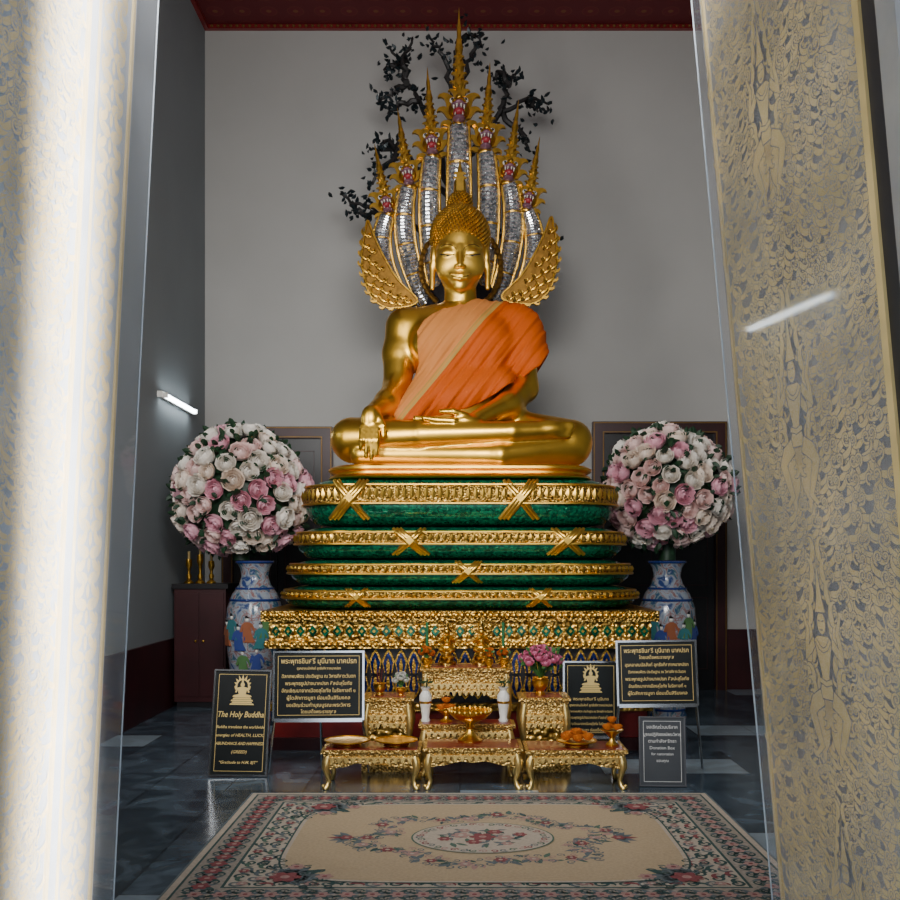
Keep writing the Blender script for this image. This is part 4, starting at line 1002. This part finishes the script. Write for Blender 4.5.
# ================================================================== ALTAR TABLES
def altar_table(label, x, y, W, D, H, apron=.08, base=False, group=None, rim=.05):
    r = thing('altar_table', label, 'table', (x, y, 0), group=group)
    b = MB(); b.box((0, 0, H-.012), (W, D, .024)); b.box((0, 0, H-.032), (W-.03, D-.03, .016))
    x0 = -W/2
    while x0 < W/2: b.ell((min(x0+.01, W/2-.01), -D/2, H-.012), (.009, .007, .009), 6, 4); x0 += .022
    b.build('tabletop', GOLDT, r, world=False)
    b = MB(); b.box((0, 0, H+.001), (W-rim, D-rim, .004)); b.build('top_panel', RED, r, False, False)
    def outline(L):
        z1 = H-.04; z0 = z1-apron; pts = [(-L/2, z1), (-L/2, z0-.02)]
        n = 14
        for i in range(n+1):
            t = i/n; u = abs(2*t-1)
            pts.append((-L/2+.03+(L-.06)*t, z0+apron*.45*(1-u**2)*(.75+.25*math.cos(6*PI*t))-.012*u))
        pts += [(L/2, z0-.02), (L/2, z1)]
        return pts
    fa = None
    for y0 in (-D/2+.02, D/2-.035):
        b = MB(); b.prism(outline(W-.05), y0, y0+.015); q = b.build('apron', GOLDT, r, False, False); fa = fa or q
    for q in (-1, 1):
        b = MB(); b.prism(outline(D-.05), -.0075, .0075, 0, Matrix.Translation((q*(W/2-.028), 0, 0)) @ Matrix.Rotation(PI/2, 4, 'Z')); b.build('apron', GOLDT, r, False, False)
    kk = MB()
    n = max(3, int((W-.1)/.045))
    for i in range(n):
        xx = -W/2+.05+(W-.10)*(i+.5)/n; zc = H-.05-apron*.28
        for q in (-1, 1):
            o = q*.001
            kk.prism(kr_out(xx, zc-apron*.25, PI/2-q*.9, min(.06, apron*.8), -q), -D/2+.008+o, -D/2+.02)
            if apron > .12: kk.prism(kr_out(xx, zc-apron*.5, PI/2-q*.9, .055, -q), -D/2+.010+o, -D/2+.02)
        kk.ell((xx, -D/2+.012, zc+.005), (.008, .006, .011), 6, 4)
    kk.build('apron_carving', GOLDTL, fa, False, False)
    for sx in (-1, 1):
        for sy in (-1, 1):
            b = MB(); cx_, cy_ = sx*(W/2-.045), sy*(D/2-.045)
            zt = H-.04; zb = .05 if base else 0
            ks = ((0, 1, .026), (.012, .8, .031), (.016, .65, .029), (.006, .45, .020), (-.004, .25, .016), (.006, .1, .018), (.018, .03, .024), (.02, 0, .021))
            b.tube([(cx_+sx*o, cy_+sy*o, zb+(zt-zb)*t) for o, t, q in ks], [q for o, t, q in ks], 10)
            b.ell((cx_+sx*.03, cy_+sy*.03, zb+.026), (.014, .014, .014), 8, 6)
            b.build('leg', GOLDTL, r, world=False)
    if base:
        b = MB(); b.box((0, 0, .0275), (W+.0, D+.0, .055)); b.build('base_moulding', GOLDT, r, False, False)
        b = MB(); b.box((0, 0, .05+(H-.09)/2), (W-.10, D-.10, H-.10)); b.build('inner_panel', GOLDC, r, False, False)
    return r
altar_table('low gilded altar table with the large gold bowl, middle of the front row', .088, 6.90, .675, .36, .285, group='low gilded tables in the front row')
altar_table('low gilded altar table holding two gold trays, left of the front row', -.60, 6.90, .67, .36, .27, group='low gilded tables in the front row')
altar_table('low gilded altar table holding marigold dishes, right of the front row', .785, 6.90, .69, .36, .27, group='low gilded tables in the front row')
altar_table('red topped altar table bearing the two white vases', .05, 7.255, .69, .25, .375, .09)
altar_table('tallest gilded altar table bearing gold ornaments and potted flowers', .045, 7.66, .69, .40, .74, .20, rim=.16)
altar_table('square gilded side stand left of the white vases', -.53, 7.48, .38, .36, .54, .22, True, 'square gilded side stands', .12)
altar_table('square gilded side stand under the pink flowers', .62, 7.48, .38, .36, .54, .22, True, 'square gilded side stands', .12)

# ================================================================== OFFERINGS
r = thing('footed_bowl', 'large gold footed bowl on the middle front table', 'bowl', (.07, 6.97, .2885))
b = MB(); b.lathe([(.085, 0), (.088, .012), (.06, .03), (.03, .06), (.022, .085), (.034, .10), (.022, .115), (.05, .135), (.11, .16), (.145, .195), (.150, .215), (.142, .213), (.10, .175), (.03, .15)], seg=32); b.build('bowl', GOLD2, r, world=False)
b = MB()
for k in range(24):
    a = 2*PI*k/24; b.ell((.147*math.cos(a), .147*math.sin(a), .214), (.012, .012, .014), 6, 4)
b.build('scalloped_rim', GOLD2, r, world=False)
def white_vase(x, y, z, label):
    r = thing('white_vase', label, 'vase', (x, y, z), group='pair of white altar vases')
    b = MB(); b.lathe([(.032, 0), (.034, .01), (.026, .03), (.036, .10), (.046, .16), (.044, .19), (.028, .215), (.024, .225), (.038, .25), (.034, .248), (.02, .225)], seg=24); b.build('vase_body', WHITE, r, world=False)
    b = MB(); b.lathe([(.0405, .13), (.0465, .145), (.0468, .15), (.046, .135)], seg=24); b.build('gold_ring', GOLD2, r, world=False)
    b = MB()
    for k in range(5):
        a = k*1.3; b.tube([(0, 0, .23), (.02*math.cos(a), .02*math.sin(a), .28), (.045*math.cos(a), .03*math.sin(a), .31)], .003, 5)
        b.ell((.045*math.cos(a+.4), .03*math.sin(a+.4), .285), (.02, .02, .006), 6, 4)
    b.build('greenery', LEAFG, r, world=False)
white_vase(-.25, 7.26, .3785, 'white altar vase at the left end of the red topped table')
white_vase(.315, 7.26, .3785, 'white altar vase at the right end of the red topped table')
mari = proto_mesh('marigold', [(1.0, 1.5, 9, 0, .4), (.86, 1.75, 9, .3, .4), (.70, 1.95, 8, .1, .45), (.52, 2.15, 7, .5, .5), (.34, 2.35, 5, .2, .7)], ORANGE)
pinkm = proto_mesh('blossom', rose_spec, PINK)
whitem = proto_mesh('blossom', rose_spec, WHITE)
def dish(x, y, z, rad, h, label):
    r = thing('offering_dish', label, 'dish', (x, y, z))
    b = MB(); b.lathe([(rad*.55, 0), (rad*.58, h*.08), (rad*.25, h*.3), (rad*.2, h*.5), (rad*.5, h*.72), (rad*.92, h*.93), (rad, h), (rad*.94, h*.995), (rad*.5, h*.95), (rad*.1, h*.94)], seg=28); b.build('dish_body', GOLD2, r, world=False)
    b = MB(); b.tube([(rad*math.cos(2*PI*k/28), rad*math.sin(2*PI*k/28), h) for k in range(29)], .003, 6); b.build('dish_rim', GOLD2, r, world=False)
def marigolds(x, y, z, offs, s, label, group):
    for k, (dx, dy, dz) in enumerate(offs):
        M = Matrix.Translation((x+dx, y+dy, z+dz)) @ Matrix.Rotation(k*1.1, 4, 'Z') @ Matrix.Scale(s, 4)
        o = bpy.data.objects.new('marigold', mari); C.objects.link(o); o.matrix_world = M; tag(o, label, 'flower', group)
dish(-.10, 7.24, .3785, .078, .09, 'small gold dish heaped with marigolds on the red topped table behind the large bowl')
marigolds(-.10, 7.24, .496, ((-.036, -.021, 0), (.036, -.021, 0), (0, .042, 0), (0, 0, .048)), .030, 'orange marigold heaped in the dish behind the large gold bowl', 'marigolds in the dish behind the bowl')
def tray(x, y, z, rad, label, group=None):
    r = thing('gold_tray', label, 'tray', (x, y, z), group=group)
    b = MB(); b.lathe([(rad*.6, 0), (rad*.62, .012), (rad*.5, .02), (rad*.8, .026), (rad*.97, .036), (rad, .040), (rad*.96, .039), (rad*.8, .034), (rad*.2, .032)], seg=36); b.build('tray_body', GOLD2, r, world=False)
    b = MB(); b.tube([(rad*math.cos(2*PI*k/36), rad*math.sin(2*PI*k/36), .040) for k in range(37)], .005, 6); b.build('tray_rim', GOLD, r, world=False)
tray(-.775, 6.88, .2735, .155, 'empty round gold tray at the outer left end of the left table', 'round gold trays on the left table')
tray(-.44, 6.89, .2735, .145, 'empty round gold tray at the inner end of the left table, beside the middle table', 'round gold trays on the left table')
tray(.80, 6.86, .2735, .135, 'round gold tray of marigolds on the right front table')
marigolds(.80, 6.86, .350, [(.078*math.cos(2*PI*k/5-1.57), .078*math.sin(2*PI*k/5-1.57), 0) for k in range(5)]+[(0, 0, .03)], .036, 'orange marigold lying in the gold tray on the right table', 'marigolds in the gold tray')
dish(1.045, 6.88, .2735, .078, .11, 'small footed gold dish with marigolds at the right end of the right table')
marigolds(1.045, 6.88, .411, ((-.036, -.021, 0), (.036, -.021, 0), (0, .042, 0), (0, 0, .048)), .030, 'orange marigold heaped in the small footed dish at the right end', 'marigolds in the small footed dish')
FGREEN = mat('fresh_green_leaf', (.04, .14, .03), .5)
def pot(x, y, z, label, mesh, n, s, rp, hp, hs, spread, cat, group=None, potm=GOLD2, seed=1):
    rnd = random.Random(seed); r = thing('flower_pot', label, cat, (x, y, z), group=group)
    b = MB(); b.lathe([(rp*.6, 0), (rp*.62, hp*.1), (rp*.45, hp*.2), (rp*.95, hp*.6), (rp, hp*.85), (rp*.8, hp*.95), (rp*.95, hp), (rp*.7, hp*.97)], seg=20); b.build('pot', potm, r, world=False)
    fo = MB(); ps = []
    for k in range(n):
        a = k*2.4; q = spread*math.sqrt((k+.5)/n); p = Vector((q*math.cos(a), q*math.sin(a)*.8, hp+hs*(1-.5*(q/spread)**2)+rnd.uniform(-.01, .01))); ps.append(p)
        fo.tube([(0, 0, hp*.9), p*.5+Vector((0, 0, hp*.5)), p], .004, 5)
    for k in range(n*5):
        a = rnd.uniform(0, 6.28); q = spread*rnd.uniform(.3, 1.05); M = Matrix.Translation((q*math.cos(a), q*math.sin(a)*.8, hp+hs*rnd.uniform(.2, .95))) @ Euler((rnd.uniform(-1, 1), rnd.uniform(-1, 1), a)).to_matrix().to_4x4()
        l, w = (.05, .014) if spread > .08 else (.025, .010); fo.add([(0, 0, 0), (w, 0, l*.5), (0, 0, l), (-w, 0, l*.5)], [(0, 1, 2, 3)], 0, M)
    fo.build('foliage', FGREEN, r, world=False)
    for k, p in enumerate(ps): link_mesh('blossom', mesh, r, Matrix.Translation(p) @ Matrix.Rotation(.8, 4, 'X') @ Matrix.Rotation(k, 4, 'Z') @ Matrix.Scale(s, 4))
pot(-.25, 7.53, .7435, 'small gold pot of orange flowers at the left end of the tallest table', mari, 6, .025, .042, .07, .07, .045, 'potted flowers', 'small pots of orange flowers', seed=1)
pot(.22, 7.51, .7435, 'small gold pot of orange flowers in front of the right gold ornament', mari, 4, .021, .034, .065, .06, .030, 'potted flowers', 'small pots of orange flowers', seed=2)
pot(.335, 7.53, .7435, 'small gold pot of orange flowers at the right end of the tallest table', mari, 5, .023, .038, .07, .06, .036, 'potted flowers', 'small pots of orange flowers', seed=3)
pot(.60, 7.48, .5435, 'gold urn filled with pink flowers on the right side stand', pinkm, 24, .034, .065, .13, .22, .15, 'potted flowers', seed=4)
pot(-.44, 7.44, .5435, 'small gold pot of white flowers on the left side stand', whitem, 7, .024, .035, .06, .09, .05, 'potted flowers', seed=6)
def ornament(x, y, z, label):
    r = thing('gold_ornament', label, 'ornament', (x, y, z), group='pair of gold tiered ornaments')
    b = MB(); b.lathe([(.07, 0), (.072, .02), (.05, .035), (.06, .06), (.035, .08), (.03, .10)], seg=16); b.build('ornament_base', GOLDC, r, world=False)
    b = MB()
    b.ell((0, 0, .13), (.055, .05, .035), 14, 8); b.ell((0, 0, .185), (.036, .028, .05), 12, 8); b.ell((0, -.005, .252), (.021, .022, .026), 10, 8)
    for q in (-1, 1):
        b.tube([(q*.036, 0, .215), (q*.055, -.015, .18), (q*.012, -.05, .20), (0, -.055, .225)], [.013, .012, .009, .006], 8)
        b.ell((q*.035, -.03, .115), (.03, .035, .02), 10, 6)
    b.build('kneeling_figure', GOLD2, r, world=False)
    b = MB(); b.lathe([(.022, .265), (.026, .275), (.018, .29), (.020, .30), (.012, .32), (.013, .33), (.006, .36), (.001, .42)], seg=12)
    for q in (-1, 1):
        for j, (zz, s) in enumerate(((.10, .16), (.15, .17), (.20, .15))):
            b.prism(kr_out(q*.035, zz, PI/2-q*.6, s, -q), .015+j*.002+q*.0005, .03)
    b.build('flame_backing', GOLDF, r, world=False)
ornament(-.10, 7.72, .7435, 'gold kneeling figure ornament left of centre on the tallest table')
ornament(.165, 7.72, .7435, 'gold kneeling figure ornament right of centre on the tallest table')
GWAX = mat('green_wax', (.02, .14, .05), .4)
for x, lb in ((-.255, 'slim dark green candle in a gold holder, left end of the tallest table'), (.335, 'slim dark green candle in a gold holder, right end of the tallest table')):
    r = thing('candle_holder', lb, 'candle', (x, 7.76, .7435), group='pair of green candles')
    b = MB(); b.lathe([(.035, 0), (.036, .01), (.012, .03), (.018, .07), (.010, .10), (.022, .13), (.018, .14)], seg=14); b.build('holder', GOLD2, r, world=False)
    b = MB(); b.lathe([(.012, .13), (.012, .32), (.003, .325)], seg=10); b.build('candle', GWAX, r, world=False)
    b = MB(); b.tube([(0, 0, .32), (.002, 0, .345)], .0018, 5); b.build('wick', BLACK, r, world=False)
r = thing('incense_pot', 'small gold incense pot on the left side stand', 'incense pot', (-.60, 7.46, .5435))
b = MB(); b.lathe([(.03, 0), (.032, .008), (.025, .02), (.045, .05), (.042, .08), (.05, .09), (.044, .088), (.02, .08)], seg=20); b.build('pot', GOLD2, r, world=False)
for k in range(3):
    b = MB(); b.tube([(.01*(k-1), 0, .08), (.02*(k-1), .005, .2)], .0022, 5); b.build('incense_stick', RED, r, world=False)

# ================================================================== NOTICE BOARDS
TXTG = mat('gold_lettering', (.80, .58, .20), .5, 0, .05); TXTW = mat('pale_lettering', (.75, .75, .72), .5, 0, .05)
def board(label, loc, W, H, rot, lines, bm_, fm, tm, fr=.014, emblem=None, legs='rear', back=.34, italic=0):
    r = thing('sign_board', label, 'sign', loc, rot)
    b = MB(); b.bx(-W/2, W/2, 0, .018, 0, H); pn = b.build('board_panel', bm_, r, False, False)
    if fm:
        b = MB(); b.bx(-W/2-fr, -W/2, -.01, .022, -fr, H+fr); b.bx(W/2, W/2+fr, -.01, .022, -fr, H+fr); b.bx(-W/2, W/2, -.01, .022, -fr, 0); b.bx(-W/2, W/2, -.01, .022, H, H+fr)
        b.build('board_frame', fm, r, False, False)
        b = MB(); i = .022
        b.bx(-W/2+i, -W/2+i+.003, -.002, 0, i, H-i); b.bx(W/2-i-.003, W/2-i, -.002, 0, i, H-i); b.bx(-W/2+i, W/2-i, -.002, 0, i, i+.003); b.bx(-W/2+i, W/2-i, -.002, 0, H-i-.003, H-i)
        b.build('inner_border', tm, pn, False, False)
    for t, zf, size, mw in lines:
        vs, fs = text_geo(t, size, italic, .012 if italic else .006)
        if not vs: continue
        w = max(v[0] for v in vs)-min(v[0] for v in vs); s = min(1, mw*W/w) if w > 0 else 1
        cx_ = (max(v[0] for v in vs)+min(v[0] for v in vs))/2
        b = MB(); b.add([((v[0]-cx_)*s, -.0025, v[1]*min(1, s*1.25)+zf*H) for v in vs], fs)
        b.build('lettering', tm, pn, False, False)
    if emblem:
        ex, ez, es = emblem; b = MB()
        def E(pts, y=-.004): b.prism([(ex+x*es, ez+z*es) for x, z in pts], y, 0)
        for k, wd in enumerate((.50, .42, .46, .38)): E([(-wd, k*.075), (wd, k*.075), (wd*.94, k*.075+.06), (-wd*.94, k*.075+.06)])
        E([(-.40, .34), (-.30, .30), (.30, .30), (.40, .34), (.34, .40), (.14, .44), (.19, .62), (.24, .50), (.30, .52), (.22, .70), (.08, .74), (-.08, .74), (-.22, .70), (-.30, .52), (-.24, .50), (-.19, .62), (-.14, .44), (-.34, .40)])
        E([(.085*math.cos(t), .83+.095*math.sin(t)) for t in [2*PI*i/12 for i in range(12)]])
        E([(-.05, .92), (.05, .92), (0, 1.10)])
        n_ = 9; fan = [(-.30, .62)]
        for k in range(n_):
            a = PI*(1.02-1.04*k/(n_-1)); L1 = .34+.10*math.sin(a)
            if k: am = a+PI*.065; fan.append((.27*math.cos(am), .78+.27*math.sin(am)))
            fan.append((L1*math.cos(a), .78+L1*1.1*math.sin(a)))
        fan.append((.30, .62)); inner = [(.22*math.cos(PI*k/12), .78+.24*math.sin(PI*k/12)) for k in range(13)]
        E(fan+[(.22, .64)]+inner+[(-.22, .64)], -.003)
        b.build('emblem', tm, pn, False, False)
    Mi = Matrix.LocRotScale(Vector(loc), Euler(rot), None).inverted()
    tubes = []
    if legs == 'easel':
        for q in (-1, 1): tubes.append([(q*W*.47, .03, H*.95), (q*W*.50, .03, 0), Mi @ Vector((loc[0]+q*(W*.5+.05), loc[1]+.02, .012))])
        b = MB(); b.bx(-W/2, W/2, -.02, .03, -fr-.012, -fr); b.build('easel_ledge', CHROME, r, False, False)
    tubes.append([(0, .02, H*.8), Mi @ Vector((loc[0], loc[1]+back, .012))])
    for t in tubes:
        b = MB(); b.tube(t, .010, 8); b.build('stand_leg', CHROME, r, world=False)
    return r
TH = ['พระพุทธชินศรี มุนีนาถ', 'อุรคอาสนบัลลังก์ อุทธังทิศภาคนาคปรก', 'ดิลกภพบพิตร ประดิษฐาน ณ วิหารทิศตะวันตก', 'พระพุทธรูปปางนาคปรก ศิลปะสุโขทัย', 'อัญเชิญมาจากเมืองสุโขทัย ในรัชกาลที่ ๑', 'ผู้ใดสักการบูชา ย่อมเป็นสิริมงคล', 'ขอเชิญร่วมทำบุญบูรณะพระวิหาร', 'โดยเสด็จพระราชกุศล']
BRD = mat('black_board', (.008, .010, .010), .4, 0, .2, spec=.25)
board('tall black board lettered in English, The Holy Buddha, on the floor at left', (-1.585, 7.13, .02), .39, .735, (-.20, .02, .03),
      [('The Holy Buddha', .575, .062, .84), ('Buddha translates the worldwide', .455, .030, .88), ('energies of HEALTH, LUCK,', .375, .030, .88), ('ABUNDANCE AND HAPPINESS', .295, .030, .88), ('(GREED)', .215, .030, .88), ('“Gratitude to H.M. BJT”', .115, .028, .84)],
      BRD, CHROME, TXTG, .012, (0, .735*.67, .175), italic=.25)
board('wide black Thai board on a chrome easel, left of the altar tables', (-1.02, 7.2, .41), .63, .47, (-.10, 0, .05),
      [(TH[0]+' '+'นาคปรก', .87, .05, .86), (TH[1], .76, .036, .5)]+[(TH[2+i], .64-.11*i, .036, .84-.08*(i % 2)) for i in range(5)]+[(TH[7], .10, .034, .4)], BRD, CHROME, TXTG, .014, None, 'easel', .2)
board('tall framed Thai board with a gold emblem, behind the pink flowers', (1.03, 7.86, .17), .41, .57, (-.06, 0, -.03),
      [(TH[i], .50-.085*i, .032, .82) for i in range(6)], BRD, CHROME, TXTG, .014, (0, .57*.59, .18), 'easel', .16)
board('wide black Thai board on a chrome easel in front of the right vase', (1.445, 7.3, .50), .56, .45, (-.14, -.02, -.08),
      [(TH[0]+' '+'นาคปรก', .86, .045, .84), (TH[7], .75, .034, .45)]+[(TH[1+i], .63-.115*i, .034, .82-.08*(i % 2)) for i in range(5)], BRD, CHROME, TXTG, .014, None, 'easel', .24)
board('small dark grey plaque with pale lettering standing on the floor at right', (1.386, 6.83, .012), .30, .455, (-.12, .0, -.05),
      [('ขอเชิญร่วมบริจาค', .86, .032, .7), ('บูรณปฏิสังขรณ์พระวิหาร', .75, .03, .84), ('ตามกำลังศรัทธา', .65, .03, .8), ('Donation Box', .55, .03, .6), ('for restoration', .46, .026, .5), ('ขอบคุณ', .36, .026, .35)],
      mat('grey_plaque', (.055, .06, .068), .35, 0, .1), mat('dark_grey_frame', (.09, .09, .1), .4), TXTW, .008, back=.2)

# ================================================================== CAMERA, LIGHT
cam = bpy.data.cameras.new('camera'); co = bpy.data.objects.new('camera', cam); C.objects.link(co)
co.location = (0, 0, CH); co.rotation_euler = (PI/2, 0, 0); cam.sensor_width = 36; cam.lens = 40; cam.clip_end = 100
cam.shift_x = -10/900; cam.shift_y = 110/900
SC.camera = co
w = bpy.data.worlds.new('world'); SC.world = w; w.use_nodes = True
bg = w.node_tree.nodes['Background']; bg.inputs['Color'].default_value = (.80, .89, 1.0, 1); bg.inputs['Strength'].default_value = 2.0
def area(name, loc, target, sx, sy, e, col, spread=None):
    l = bpy.data.lights.new(name, 'AREA'); l.shape = 'RECTANGLE'; l.size = sx; l.size_y = sy; l.energy = e; l.color = col
    if spread: l.spread = spread
    o = bpy.data.objects.new(name, l); C.objects.link(o); o.location = loc
    o.rotation_euler = (Vector(target)-Vector(loc)).to_track_quat('-Z', 'Y').to_euler(); return o
area('doorway_fill', (0, 2.5, 4.1), (0, 9.2, 3.2), 2.2, 1.0, 150, (1, .98, .95), math.radians(120))  # added fill lamp just inside the door, boosting the sky light
area('left_fill', (-2.6, 4.5, 3.4), (.2, 9.2, 3.2), 1.0, 2.0, 66, (1, .98, .95), math.radians(130))  # added fill lamp from front left; there is no window here
area('ceiling_fill', (.3, 7.5, 7.6), (.3, 8.2, 0), 5, 6, 15, (.95, .97, 1))  # added weak overhead fill lamp, not light off the red ceiling
area('sun_strip', (1.05, 1.25, 2.0), (-1.12, 2.86, 2.0), .13, 4.2, 52, (1, .95, .86), math.radians(9))
